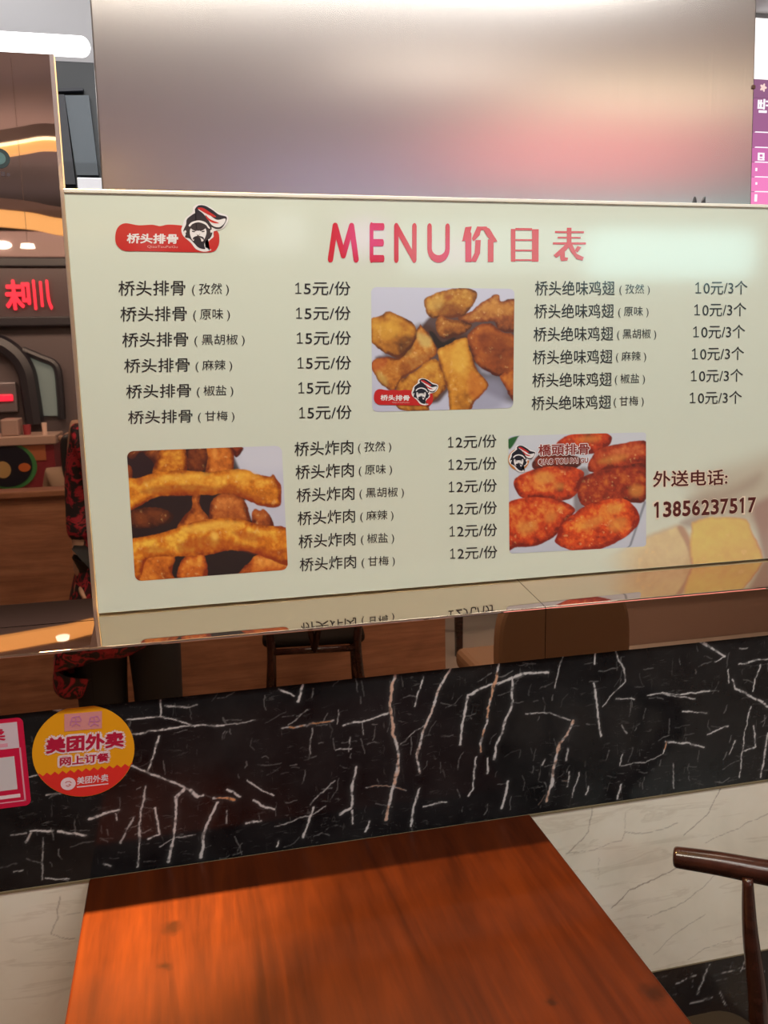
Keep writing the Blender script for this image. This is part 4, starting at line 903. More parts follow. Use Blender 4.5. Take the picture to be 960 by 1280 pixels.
# ------------------------------------------------------------------ what stands behind the wall, seen past the steel panel
M_GLOWW = mat('lamp_white', (1, 1, 1, 1), 0.5, emit=(1.0, 0.98, 0.96, 1), strength=3.2)
def behind():
    struct(box('ceiling_kitchen', -5, 7, 0.92, 4.9, 2.985, 3.0, mat('white_ceiling_paint', (0.80, 0.79, 0.80, 1), 0.7)))
    a, b = at(112, 46, 2.3), at(112, 72, 2.3)
    zc_, hh = (a[2]+b[2])/2, (a[2]-b[2])/2
    e = empty('strip_light', (a[0]-1.2, 2.3, zc_-hh), 'long white strip light with a rounded end under the ceiling behind the mirror panel', 'lamp')
    bm = add_tube(bmesh.new(), [(a[0]-2.4, 2.3, zc_)]+[(a[0]-hh*0.9*(1-math.sin(t)), 2.3, zc_) for t in np.linspace(0, PI/2*0.98, 7)], [hh]+[hh*max(math.cos(t), 0.12) for t in np.linspace(0, PI/2*0.98, 7)], 20)
    from_bm('lamp_tube', bm, M_GLOWW, e, True)
    box('lamp_bracket', a[0]-1.3, a[0]-1.1, 2.27, 2.33, zc_+hh*0.9, 2.985, M_STEEL, e)
    # dark ventilation shaft with slanting sheets
    Yd = 2.25; dk = mat('dark_grey_sheet', (0.028, 0.030, 0.032, 1), 0.5); dk2 = mat('slate_sheet', (0.060, 0.076, 0.090, 1), 0.45)
    p0, p1 = at(40, 74, Yd), at(160, 232, Yd)
    e = empty('ventilation_shaft', ((p0[0]+p1[0])/2, Yd+0.2, 1.3), 'dark grey sheet metal shaft in the gap between mirror panel and steel panel', 'shaft')
    box('shaft_body', p0[0], p1[0], Yd, Yd+0.4, 1.3, p0[2], dk, e, 0.004)
    def sheet(name, P, m, d):
        bm = prism(bmesh.new(), [np.array([at(x, y, Yd)[0], Yd-d, at(x, y, Yd)[2]]) for x, y in P], (0, d+0.001, 0)); return from_bm(name, bm, m, e)
    sheet('slanted_sheet', [(82, 122), (112, 122), (124, 221), (97, 221)], dk2, 0.03)
    sheet('slot_rail', [(69, 114), (105, 113), (105, 116.5), (69, 118)], mat('black_slot', (0.012, 0.012, 0.02, 1), 0.5), 0.035)
    sheet('dark_strut', [(70, 122), (82, 122), (96, 233), (80, 233)], mat('black_strut', (0.018, 0.018, 0.024, 1), 0.5), 0.04)
    q0, q1 = at(96, 221.5, 1.5), at(130, 245, 1.5)
    o = box('white_carton', q0[0], q1[0], 1.5, 1.64, q1[2], q0[2], mat('white_card', (0.85, 0.85, 0.90, 1), 0.5), None, 0.003)
    tag(o, 'small white carton just above the board edge, in front of the dark shaft', 'box')
    cabinet_z = float(q1[2])
    o = box('back_shelf', -1.2, 0.2, 1.46, 2.1, 0.0, cabinet_z, mat('shelf_steel', (0.3, 0.3, 0.31, 1), 0.5), None, 0.004)
    tag(o, 'grey service counter hidden behind the menu board carrying the white carton', 'counter')
    # lit price display of the next stall, right of the steel panel
    Yq = 2.2
    f = lambda x, y: at(x, y, Yq)
    l0, r1 = float(f(938, 100)[0]), float(f(1060, 100)[0]); zt_, zm, zb_ = float(f(955, 21)[2]), float(f(955, 98)[2]), float(f(950, 262)[2])
    e = empty('price_display', ((l0+r1)/2, Yq+0.05, 1.2), 'lit purple and pink price display at the right edge, past the steel panel', 'display')
    box('display_case', l0-0.02, r1+0.02, Yq+0.004, Yq+0.09, 1.2, zt_+0.02, mat('display_case_grey', (0.25, 0.24, 0.24, 1), 0.5), e, 0.004)
    for xs_ in (l0+0.03, r1-0.03): box('stand', xs_-0.02, xs_+0.02, Yq+0.03, Yq+0.07, 0.0, 1.205, mat('display_case_grey'), e)
    glow = lambda n, c, s: mat(n, (0.02, 0.02, 0.02, 1), 0.4, emit=c, strength=s)
    def row_(name, y0, y1, m, x0=938, x1=1060, d=0.0):
        p, q = f(x0, y0), f(x1, y0); b = f(x0, y1)
        return box(name, p[0], q[0], Yq-0.002-d, Yq+0.006, b[2], p[2], m, e)
    row_('white_header', 22, 98, glow('glow_white', (1.0, 0.95, 0.93, 1), 1.35))
    cols = [(0.30, 0.12, 0.24), (0.36, 0.13, 0.28), (0.45, 0.14, 0.33), (0.62, 0.16, 0.42), (0.80, 0.20, 0.50), (0.93, 0.24, 0.56), (0.95, 0.25, 0.56)]
    ys = [98.5, 122, 165, 184, 202.5, 221, 239.5, 262]
    for k in range(7): row_('price_row', ys[k]+0.5, ys[k+1]-0.5, glow('glow_row_%d' % k, cols[k]+(1,), 1.0))
    gw = glow('glow_letter', (1, 0.93, 0.98, 1), 1.1)
    for y in ys[2:-1]: row_('row_rule', y-0.6, y+0.6, gw, 944, 1060, 0.001)
    for (x0, x1, y0, y1) in ((947, 949, 125, 136), (950, 952, 125, 136), (947, 953, 128, 130), (947, 953, 134, 136), (954, 956, 124, 137), (957, 962, 126, 128), (957, 962, 131, 133), (948, 958, 138, 141), (947, 955, 191, 193), (947, 949, 193, 200), (953, 955, 193, 200), (947, 955, 196, 197.5), (947, 955, 199, 200.5), (944, 946, 210, 214), (944, 946, 228, 231), (943, 946, 243, 252)):
        row_('lettering', y0, y1, gw, x0, x1, 0.002)
    p = f(953, 110); bm = bmesh.new()
    bm.faces.new([bm.verts.new((p[0]+(0.014+0.004*math.cos(5*a))*math.cos(a), Yq-0.006, p[2]+(0.014+0.004*math.cos(5*a))*math.sin(a))) for a in np.linspace(0, 2*PI, 41)[:-1]])
    from_bm('flower_mark', bm, glow('glow_peach', (1.0, 0.72, 0.66, 1), 1.0), e)
behind()

# ------------------------------------------------------------------ the hall in front of the wall: what the mirrors, the steel and the gloss of the board show
def hall():
    amber = mat('cove_glow', (0.8, 0.5, 0.2, 1), 0.5, emit=(1.0, 0.55, 0.22, 1), strength=1.1)
    warmw = mat('cove_glow_bright', (0.9, 0.8, 0.6, 1), 0.5, emit=(1.0, 0.85, 0.60, 1), strength=2.6)
    soff = mat('soffit_paint', (0.30, 0.22, 0.20, 1), 0.7)
    def cove(label, Y, P, dy, thick, white):
        # P: places on the mirror along its upper edge, thick: its height in the mirror
        pts = [seen(px, py, Y, YP) for px, py in P]
        pts = [np.array([p[0], Y+dy*k*k, p[2]]) for p, k in zip(pts, np.linspace(-0.6, 1, len(pts)))]
        pts = catmull(pts, 6); h = float(seen(40, 200, Y, YP)[2]-seen(40, 200+thick, Y, YP)[2])
        c = pts.mean(0); e = empty('cove_light', (c[0], c[1], pts[:, 2].min()-h), label, 'cove light', 'curved cove lights of the hall ceiling')
        def strip(name, z0, z1, y0, y1, m):
            bm = bmesh.new(); rings = []
            for p in pts: rings.append([bm.verts.new((p[0], p[1]+y, p[2]+z)) for y, z in ((y0, z0), (y1, z0), (y1, z1), (y0, z1))])
            for a, b in zip(rings, rings[1:]):
                for k in range(4): bm.faces.new((a[k], a[(k+1) % 4], b[(k+1) % 4], b[k]))
            bm.faces.new(rings[0]); bm.faces.new(rings[-1][::-1]); bmesh.ops.recalc_face_normals(bm, faces=bm.faces[:])
            return from_bm(name, bm, m, e)
        strip('glow_strip', -h, 0.0, -0.05, 0.0, amber)
        if white: strip('light_line', -0.25*h, 0.0, 0.0, 0.008, warmw)
        strip('soffit_edge', 0.0, 0.06, -0.30, 0.03, soff)
        return e
    cove('curved amber cove light with a white upper line, the upper one in the mirror panel', -3.5, [(-160, 205), (-60, 190), (0, 180), (30, 175), (50, 173), (72, 176), (110, 185), (160, 200)], 0.25, 15, True)
    cove('curved broad amber cove light, the lower one in the mirror panel', -4.0, [(-160, 256), (-60, 258), (0, 262), (40, 266), (77, 274), (140, 280), (230, 284), (330, 285)], 0.3, 21, False)
    p = np.array([float(seen(48, 307, -3.06, YP)[0])-0.05, -3.06, 2.14])
    e = empty('added_spot_lamp', p, 'small round white lamp added on a rod so a bright spot shows in the ledge', 'lamp')  # added lamp, hung where its bright spot shows in the ledge mirror
    bm = bmesh.new(); bmesh.ops.create_cone(bm, cap_ends=True, segments=24, radius1=0.035, radius2=0.03, depth=0.02, matrix=Matrix.Translation(p)); from_bm('lamp_lens', bm, M_GLOWW, e)
    from_bm('lamp_rod', add_tube(bmesh.new(), [p+np.array([0, 0, 0.012]), (p[0], p[1], 3.0)], 0.0012, 6), soff, e)
    # food stall across the hall
    Y = -5.4; S = lambda x, y, yy=None: seen(x, y, Y if yy is None else yy, YP)
    wallm = mat('stall_wall', (0.11, 0.085, 0.088, 1), 0.5); dark = mat('stall_dark', (0.02, 0.018, 0.024, 1), 0.4)
    xl, xr_ = -5.0, float(S(150, 450)[0])
    e = empty('food_stall', (-2.6, Y-0.4, 0), 'brown food stall across the hall with a red lit sign and an arched window', 'stall')
    box('stall_wall', xl, xr_, Y-0.6, Y-0.06, 0, float(S(30, 392)[2]), wallm, e)
    box('sign_band', xl, xr_, Y-0.7, Y, float(S(30, 398)[2]), float(S(30, 328)[2]), mat('sign_band', (0.075, 0.05, 0.055, 1), 0.35), e, 0.01)
    box('band_edge', xl, xr_, Y-0.7, Y+0.04, float(S(30, 334)[2]), float(S(30, 322)[2]), dark, e, 0.01)
    box('band_edge', xl, xr_, Y-0.7, Y+0.04, float(S(30, 408)[2]), float(S(30, 396)[2]), dark, e, 0.01)
    box('fascia', xl, xr_, Y-0.7, Y+0.02, float(S(30, 322)[2]), float(S(30, 289)[2]), mat('fascia_paint', (0.30, 0.20, 0.19, 1), 0.5), e, 0.01)
    for px in (4, -75, 190):
        p = S(px, 307); bm = bmesh.new(); bmesh.ops.create_uvsphere(bm, u_segments=18, v_segments=10, radius=0.055, matrix=Matrix.Translation((p[0], Y+0.03, p[2])) @ Matrix.Diagonal((1.2, 0.5, 0.55, 1)))
        from_bm('fascia_lamp', bm, M_GLOWW, e, True)
    neon = mat('red_sign_glow', (0.5, 0.02, 0.03, 1), 0.4, emit=(1.0, 0.015, 0.06, 1), strength=1.9)
    for ch_, xa, xb in (('味', 9, 37), ('川', 44, 64)):
        tv, tf = T(ch_, 0.03); a, b = S(xa, 388), S(xb, 350)
        obj('sign_letter', [(b[0]+(a[0]-b[0])*p, Y+0.03+1e-4*i/len(tv), a[2]+(b[2]-a[2])*q) for i, (p, q) in enumerate(tv)], tf, neon, e)
    arch = [S(-60, 428), S(-10, 428), S(16, 440), S(32, 462), S(38, 490), S(44, 530)]
    arch = catmull([(p[0], Y+0.0, p[2]) for p in arch], 6)
    from_bm('arch_frame', add_tube(bmesh.new(), arch, 0.07, 8), dark, e)
    gl = [S(34, 444), S(50, 450), S(70, 460), S(74, 490), S(76, 520), S(46, 520), S(42, 480)]
    from_bm('window_pane', prism(bmesh.new(), [(p[0], Y-0.06, p[2]) for p in gl], (0, 0.03, 0)), mat('window_grey', (0.12, 0.15, 0.15, 1), 0.2, emit=(0.30, 0.38, 0.38, 1), strength=0.35), e)  # pane given a faint glow of its own
    gf = catmull([(p[0], Y-0.01, p[2]) for p in (S(28, 438), S(50, 447), S(70, 458), S(75, 490), S(77, 524))], 5)
    from_bm('window_frame', add_tube(bmesh.new(), gf, 0.03, 8), dark, e)
    a, b = S(-30, 494), S(17, 501); box('red_lamp', a[0], b[0], Y-0.05, Y+0.03, b[2], a[2], neon, e, 0.008)
    a, b = S(-80, 480), S(23, 515); box('cooker_hood', a[0], b[0], Y-0.06, Y+0.01, b[2], a[2], mat('hood_grey', (0.20, 0.17, 0.18, 1), 0.4, 0.5), e, 0.01)
    Yc = -4.9; z_ = float(seen(40, 545, Yc, YP)[2]); zl_ = float(seen(40, 556, Yc, YP)[2]); xr2 = float(seen(66, 545, Yc, YP)[0]); xl2 = -4.5
    c = empty('stall_counter', ((xl2+xr2)/2, Yc-0.2, 0), 'food stall counter with a pale worktop and an oval food picture on its front', 'counter')
    box('worktop', xl2, xr2+0.02, Yc-0.4, Yc+0.02, zl_, z_, mat('worktop', (0.42, 0.28, 0.22, 1), 0.3), c, 0.006)
    box('counter_front', xl2, xr2, Yc-0.38, Yc, 0.0, zl_, mat('counter_red', (0.20, 0.022, 0.03, 1), 0.4), c)
    def oval(name, cx, cy, rx, ry, m, d):
        p, q = seen(cx, cy, Yc, YP), seen(cx+rx, cy+ry, Yc, YP); ax, az = abs(q[0]-p[0]), abs(p[2]-q[2])
        from_bm(name, prism(bmesh.new(), [(p[0]+ax*math.cos(t), Yc+0.001, p[2]+az*math.sin(t)) for t in np.linspace(0, 2*PI, 29)[:-1]], (0, d, 0)), m, c)
    a, b = seen(-80, 556, Yc, YP), seen(58, 575, Yc, YP); box('orange_band', a[0], b[0], Yc, Yc+0.004, b[2], a[2], mat('counter_orange', (0.38, 0.12, 0.05, 1), 0.4), c)
    oval('picture_rim', 12, 583, 37, 27, mat('leaf_green', (0.05, 0.20, 0.06, 1), 0.4), 0.006)
    oval('picture_ground', 9, 582, 34, 25, mat('bowl_dark', (0.014, 0.014, 0.022, 1), 0.3), 0.009)
    oval('picture_carrot', 31, 584, 8, 5, mat('carrot', (0.50, 0.12, 0.03, 1), 0.4), 0.012)
    oval('picture_noodles', 4, 587, 11, 10, mat('noodle', (0.42, 0.26, 0.10, 1), 0.4), 0.012)
    for px, w, h, col, lab, cat, nm in ((14, 24, 20, (0.36, 0.24, 0.20, 1), 'low beige box on the stall counter under the cooker hood', 'box', 'counter_box'), (33, 12, 12, (0.30, 0.04, 0.05, 1), 'small dark red tin on the stall counter', 'tin', 'spice_tin'), (55, 8, 14, (0.75, 0.55, 0.45, 1), 'pale cup on the stall counter below the window', 'cup', 'paper_cup')):
        a, b = seen(px-w/2, 545-h, Yc-0.12, YP), seen(px+w/2, 545, Yc-0.12, YP)
        r_ = (b[0]-a[0])/2; bm = bmesh.new()
        if cat == 'box': add_box(bm, a[0], b[0], Yc-0.25, Yc-0.06, z_, z_+(a[2]-b[2]), 0.01)
        else: bmesh.ops.create_cone(bm, cap_ends=True, segments=18, radius1=r_*0.85, radius2=r_, depth=a[2]-b[2], matrix=Matrix.Translation(((a[0]+b[0])/2, Yc-0.15, z_+(a[2]-b[2])/2)))
        tag(from_bm(nm, bm, mat(nm, col, 0.4), None), lab, cat)
    # bright signboards high across the hall: white with rounded ends, rose and cream
    def sign(name, label, cat, px0, px1, py0, py1, Y, plane, color, s, r=0.08):
        a, b = seen(px0, (py0[0]), Y, plane), seen(px1, py0[1], Y, plane); h = float(seen((px0+px1)/2, py0[0], Y, plane)[2]-seen((px0+px1)/2, py1, Y, plane)[2])
        zt_ = (a[2]+b[2])/2; e = empty(name, ((a[0]+b[0])/2, Y, zt_-h), label, cat)
        bm = add_box(bmesh.new(), a[0], b[0], Y-0.04, Y, zt_-h, zt_)
        bmesh.ops.bevel(bm, geom=[ed for ed in bm.edges if abs(ed.verts[0].co.y-ed.verts[1].co.y) > 0.01], offset=min(r, h*0.45), segments=8, affect='EDGES', profile=0.5)
        from_bm('sign_face', bm, mat(name+'_glow', (0.2, 0.2, 0.2, 1), 0.5, emit=color, strength=s), e)
        box('sign_case', a[0]+0.03, b[0]-0.03, Y-0.16, Y-0.041, zt_-h+0.02, zt_-0.02, dark, e, 0.01)
        for x_ in (a[0]*0.8+b[0]*0.2, a[0]*0.2+b[0]*0.8):
            box('hanger', x_-0.012, x_+0.012, Y-0.12, Y-0.09, zt_-0.03, 3.0, dark, e)
    sign('white_lightbox', 'bright white lightbox sign with rounded corners hanging across the hall', 'sign', 735, 946, (283, 288), 345, -4.6, YM, (0.52, 1.0, 1.0, 1), 8.0)
    sign('pale_glare_panel', 'dimmer pale glowing panel added left of the white lightbox to soften its glare', 'sign', 500, 733, (272, 283), 335, -4.6, YM, (0.70, 1.0, 0.98, 1), 3.4)  # added panel: carries the weaker left part of the lightbox glare
    sign('oval_glare_panel', 'small pale glowing panel added across the hall for a glare on the board, far left of the violet one', 'lamp', 292, 385, (262, 268), 312, -4.4, YM, (0.92, 0.97, 1.0, 1), 2.6, 0.2)  # added glowing panel, puts a mild pale glare on the board's gloss
    sign('violet_glare_panel', 'narrow violet glowing panel added for a violet glare, left of the pale panel', 'sign', 433, 484, (276, 276), 316, -4.5, YM, (0.80, 0.32, 1.0, 1), 5.0, 0.03)  # added glowing panel for the violet glare near the title
    sign('lilac_glare_panel', 'narrow lilac glowing panel added for a lilac glare, just in front of the pale panel', 'sign', 545, 590, (300, 300), 330, -4.4, YM, (0.85, 0.55, 1.0, 1), 4.5, 0.03)  # added glowing panel, second patch of coloured glare on the title
    sign('rose_sign', 'wide rose coloured lit sign board hanging near the ceiling of the hall', 'sign', 580, 900, (150, 150), 232, -2.9, YS, (1.0, 0.29, 0.30, 1), 1.75)
    sign('cream_sign', 'bright cream lit ceiling sign above the rose board', 'sign', 670, 960, (70, 70), 140, -2.3, YS, (1.0, 0.85, 0.57, 1), 2.35)
    sign('lamp_bar', 'warm white bar lamp hanging near the ceiling of the hall', 'lamp', 440, 640, (68, 68), 92, -2.2, YS, (1.0, 0.90, 0.76, 1), 5.0, 0.03)
    sign('blue_sign', 'pale blue lit sign low under the rose board', 'sign', 300, 540, (205, 205), 245, -3.2, YS, (0.55, 0.50, 0.9, 1), 0.75)
hall()

# ------------------------------------------------------------------ furniture behind the photographer
XP = float(seen(557, 800, -2.5, -0.004)[0])
def partition():
    z = float(seen(30, 614, -2.5, YP)[2])
    e = empty('wood_partition', ((XP-2.6)/2, -2.55, 0), 'long low brown wooden partition standing behind the photographer', 'partition')
    box('panel', -2.6, XP, -2.6, -2.5, 0.06, z-0.03, M_PANEL_WOOD, e, 0.004)
    box('cap_rail', -2.62, XP+0.015, -2.62, -2.48, z-0.03, z, M_PANEL_WOOD, e, 0.006)
    box('plinth', -2.58, XP-0.02, -2.59, -2.51, 0.0, 0.06, M_CHAIR, e)
partition()
c2 = copy_tree(ch); p = seen(395, 830, -1.95, -0.004)
c2.location = (p[0], -1.98, 0); c2.rotation_euler = (0, 0, PI*0.5+0.12)
c2['label'] = 'dark walnut armchair standing behind the photographer before the wooden partition'
M_TAN = mat('tan_upholstery', (0.52, 0.32, 0.22, 1), 0.55); M_TAUPE = mat('taupe_leather', (0.34, 0.21, 0.16, 1), 0.4); M_BROWN = mat('brown_fabric', (0.24, 0.12, 0.06, 1), 0.7)
def booth():
    a = seen(700, 775, -2.75, -0.004); x0, x1 = max(2.08, float(a[0])), 4.6
    e = empty('booth_sofa', ((x0+x1)/2, -3.0, 0), 'long tan and taupe upholstered booth sofa opposite the right half of the ledge', 'sofa')
    box('base', x0+0.02, x1, -3.35, -2.72, 0.0, 0.30, M_TAUPE, e, 0.01)
    box('seat_cushion', x0, (x0+x1)/2-0.2, -3.3, -2.66, 0.30, 0.45, M_TAN, e, 0.045, 4)
    box('seat_cushion', (x0+x1)/2-0.195, x1, -3.3, -2.66, 0.30, 0.45, M_TAN, e, 0.045, 4)
    n = 3; w = (x1-x0)/n
    for k in range(n):
        bm = add_box(bmesh.new(), x0+k*w+0.004, x0+(k+1)*w-0.004, -3.42, -3.26, 0.42, 0.98, 0.04, 4)
        for v in bm.verts: v.co.y -= (v.co.z-0.42)*0.12
        from_bm('back_cushion', bm, M_TAUPE if k % 2 == 0 else M_TAN, e)
booth()
def dining_chair():
    p = seen(702, 775, -1.2, -0.004); cx, cy = float(p[0]), -1.42
    e = empty('upholstered_chair', (cx, cy, 0), 'brown upholstered chair with a rounded back turned to the right half of the ledge', 'chair')
    prof = [(-0.22, 0.44), (-0.235, 0.60), (-0.22, 0.74), (-0.15, 0.82), (0, 0.85), (0.15, 0.82), (0.22, 0.74), (0.235, 0.60), (0.22, 0.44)]
    bm = prism(bmesh.new(), [(cx+x, cy+0.20, z) for x, z in catmull(prof, 5)], (0, 0.055, 0))
    bmesh.ops.bevel(bm, geom=[ed for ed in bm.edges if abs(ed.verts[0].co.y-ed.verts[1].co.y) < 0.001], offset=0.015, segments=2, affect='EDGES', profile=0.5)
    from_bm('backrest', bm, M_BROWN, e)
    box('seat', cx-0.225, cx+0.225, cy-0.24, cy+0.20, 0.40, 0.48, M_BROWN, e, 0.03, 3)
    for sx in (-1, 1):
        for sy in (-1, 1):
            from_bm('leg', add_tube(bmesh.new(), [(cx+0.17*sx, cy+0.17*sy, 0.41), (cx+0.22*sx, cy+0.22*sy, 0.0)], [0.018, 0.010], 10), M_CHAIR, e, True)
dining_chair()
t2 = copy_tree(bpy.data.objects['dining_table'])
t2.location = (1.35+0.314, -2.83-0.24, 0)
t2['label'] = 'second red-brown wooden table, in the hall between the partition and the booth sofa'

# ------------------------------------------------------------------ people
def skin_mesh(nodes, edges, root=0, sub=2):
    me = bpy.data.meshes.new('skin'); me.from_pydata([n[:3] for n in nodes], edges, [])
    o = bpy.data.objects.new('skin', me); link(o)
    sk = o.modifiers.new('skin', 'SKIN'); sk.use_smooth_shade = True
    for i, n in enumerate(nodes):
        d = me.skin_vertices[0].data[i]; r = n[3]; d.radius = r if hasattr(r, '__len__') else (r, r); d.use_root = (i == root)
    sb = o.modifiers.new('sub', 'SUBSURF'); sb.levels = sub; sb.render_levels = sub
    m2 = bpy.data.meshes.new_from_object(o.evaluated_get(bpy.context.evaluated_depsgraph_get()))
    bpy.data.objects.remove(o); return m2
def to_bm(bm, me):
    bm.from_mesh(me); bpy.data.meshes.remove(me)
M_SKIN = mat('skin', (0.55, 0.32, 0.22, 1), 0.5); M_HAIR = mat('dark_hair', (0.012, 0.009, 0.009, 1), 0.4)
M_TUNIC = mat('red_black_print', (0.3, 0.02, 0.03, 1), 0.6)
def _tunic():
    k = NT(M_TUNIC); v = k.coords((1, 1, 1))
    c = k.ramp(k.noise(v, 17.0, 3, 0.55, 1.2), [(0.47, (0.020, 0.012, 0.016, 1)), (0.50, (0.36, 0.012, 0.030, 1)), (0.58, (0.52, 0.03, 0.05, 1)), (0.62, (0.05, 0.012, 0.018, 1))])
    k.l(c, k.b.inputs['Base Color'])
_tunic()
M_TROUSER = mat('black_trousers', (0.012, 0.011, 0.012, 1), 0.7); M_SHOE = mat('black_shoes', (0.02, 0.018, 0.018, 1), 0.4)
def head_bits(bm, c, f, e, s=1.0):             # nose and ears on the body mesh; eyes, lips and brows as children
    rt = Vector((f.y, -f.x, 0))
    bmesh.ops.create_uvsphere(bm, u_segments=10, v_segments=8, radius=0.016*s, matrix=Matrix.Translation(c+f*0.098*s-Vector((0, 0, 0.012*s))))
    for q in (-1, 1):
        bmesh.ops.create_uvsphere(bm, u_segments=10, v_segments=8, radius=0.02*s, matrix=Matrix.Translation(c+rt*0.083*s*q-Vector((0, 0, 0.005*s))))
        b2 = bmesh.new(); bmesh.ops.create_uvsphere(b2, u_segments=10, v_segments=8, radius=0.011*s, matrix=Matrix.Translation(c+f*0.083*s+rt*0.033*s*q+Vector((0, 0, 0.012*s))))
        from_bm('eye', b2, M_HAIR, e, True)
    b2 = bmesh.new(); bmesh.ops.create_uvsphere(b2, u_segments=10, v_segments=8, radius=0.014*s, matrix=Matrix.Translation(c+f*0.086*s-Vector((0, 0, 0.048*s))) @ Matrix.Diagonal((1.6, 0.7, 0.6, 1)))
    from_bm('mouth', b2, mat('lips', (0.45, 0.12, 0.11, 1), 0.4), e, True)
def hand(bm, w, d, up, s=1.0, curl=0.5):       # palm, four unequal fingers, thumb from the side of the palm; w wrist, d along the hand, up out of the palm
    sd = d.cross(up).normalized()
    N = [(*w, 0.020), (*(w+d*0.045*s), (0.034, 0.014)), (*(w+d*0.085*s), (0.036, 0.012))]
    to_bm(bm, skin_mesh(N, [(0, 1), (1, 2)], 0, 1))
    for i, L in enumerate((0.066, 0.075, 0.070, 0.055)):
        o = w+d*0.08*s+sd*(0.027-0.018*i)*s; c1 = (d-up*curl*0.6).normalized(); c2 = (d-up*curl*2.2).normalized()
        F = [(*o, 0.0085), (*(o+c1*L*0.45), 0.0082), (*(o+c1*L*0.45+c2*L*0.3), 0.0075), (*(o+c1*L*0.45+c2*L*0.55-up*0.012*curl), 0.0062)]
        to_bm(bm, skin_mesh(F, [(0, 1), (1, 2), (2, 3)], 0, 1))
    o = w+d*0.03*s+sd*0.024*s; t1 = (sd*0.8+d*0.6-up*0.3*curl).normalized()
    to_bm(bm, skin_mesh([(*o, 0.012), (*(o+t1*0.032), 0.0105), (*(o+t1*0.05+d*0.018-up*0.012), 0.008)], [(0, 1), (1, 2)], 0, 1))
def photographer():
    X, Y = -0.235, -1.74
    e = empty('person', (X, Y, 0), 'person in a red and black print tunic and black trousers holding up a phone', 'person')
    wr = Vector((0.112, -1.405, 1.435)); wl = Vector((X-0.165, Y+0.06, 0.80))
    N = [(X, Y, .93, .13), (X, Y, 1.10, .115), (X, Y+.01, 1.27, .125), (X, Y+.015, 1.40, .075), (X, Y+.03, 1.47, .048), (X, Y+.045, 1.555, .082), (X, Y+.045, 1.625, .080),
         (X-.14, Y+.01, 1.365, .055), (X-.152, Y-.01, 1.09, .043), (*wl, .028), (X+.14, Y+.015, 1.365, .055), (X+.19, Y+.13, 1.14, .043), (*wr, .028),
         (X-.085, Y, .88, .095), (X-.09, Y+.01, .49, .062), (X-.09, Y-.01, .09, .042), (X-.095, Y+.12, .035, .034), (X+.085, Y, .88, .095), (X+.09, Y+.01, .49, .062), (X+.09, Y-.01, .09, .042), (X+.10, Y+.12, .035, .034)]
    E = [(0, 1), (1, 2), (2, 3), (3, 4), (4, 5), (5, 6), (2, 7), (7, 8), (8, 9), (2, 10), (10, 11), (11, 12), (0, 13), (13, 14), (14, 15), (15, 16), (0, 17), (17, 18), (18, 19), (19, 20)]
    bm = bmesh.new(); to_bm(bm, skin_mesh(N, E))
    head_bits(bm, Vector((X, Y+.045, 1.58)), Vector((0, 1, 0)), e)
    hand(bm, wr, Vector((-0.15, 0.20, 0.95)).normalized(), Vector((1, 0.2, 0.1)).normalized(), 1.0, 0.5)
    hand(bm, wl, Vector((0.0, 0.15, -1)).normalized(), Vector((-1, 0, 0)), 1.0, 0.35)
    from_bm('body', bm, M_SKIN, e, True)
    T_ = [(X, Y, 1.10, .150), (X, Y+.01, 1.27, .160), (X, Y+.015, 1.385, .10), (X, Y, .93, (.185, .165)), (X, Y, .75, (.205, .18)), (X, Y, .54, (.235, .20)),
          (X-.135, Y+.01, 1.345, .070), (X-.150, Y-.01, 1.09, .062), (X-.155, Y+.03, .93, .060), (X+.14, Y+.015, 1.35, .075), (X+.19, Y+.13, 1.14, .062), (X+.26, Y+.235, 1.29, .056), (X-.17, Y+.02, .62, .075), (X-.20, Y+.04, .42, .07)]
    from_bm('tunic', _bm(skin_mesh(T_, [(0, 1), (1, 2), (0, 3), (3, 4), (4, 5), (1, 6), (6, 7), (7, 8), (1, 9), (9, 10), (10, 11), (4, 12), (12, 13)])), M_TUNIC, e, True)
    L_ = [(X, Y, .90, .13)]
    E_ = []
    for q in (-1, 1):
        k = len(L_); L_ += [(X+.085*q, Y, .84, .115), (X+.095*q, Y+.01, .49, .095), (X+.095*q, Y-.01, .10, .085)]; E_ += [(0, k), (k, k+1), (k+1, k+2)]
    from_bm('trousers', _bm(skin_mesh(L_, E_)), M_TROUSER, e, True)
    for q in (-1, 1):
        from_bm('shoe', _bm(skin_mesh([(X+.09*q, Y-.05, .045, .045), (X+.09*q, Y+.06, .042, .047), (X+.098*q, Y+.15, .035, .036)], [(0, 1), (1, 2)])), M_SHOE, e, True)
    H = [(X, Y+.02, 1.625, .118), (X, Y-.01, 1.55, .138), (X, Y-.02, 1.47, .130), (X-.075, Y+.03, 1.57, .035), (X-.08, Y+.035, 1.48, .028), (X+.075, Y+.03, 1.57, .035), (X+.08, Y+.035, 1.48, .028), (X, Y+.065, 1.67, .06)]
    from_bm('hair', _bm(skin_mesh(H, [(0, 1), (1, 2), (0, 3), (3, 4), (0, 5), (5, 6), (0, 7)])), M_HAIR, e, True)
    e.scale = (1, 1, 0.968)
    p = empty('mobile_phone', (0.0, -1.37, 1.48), 'dark mobile phone held up in front of the menu board', 'phone')
    bm = add_box(bmesh.new(), -0.036, 0.036, -1.374, -1.366, 1.48, 1.635, 0.003, 2); from_bm('phone_body', bm, mat('phone_black', (0.02, 0.02, 0.024, 1), 0.25), p)
    box('phone_screen', -0.033, 0.033, -1.3748, -1.3738, 1.484, 1.631, mat('phone_glass', (0.01, 0.01, 0.012, 1), 0.08), p)
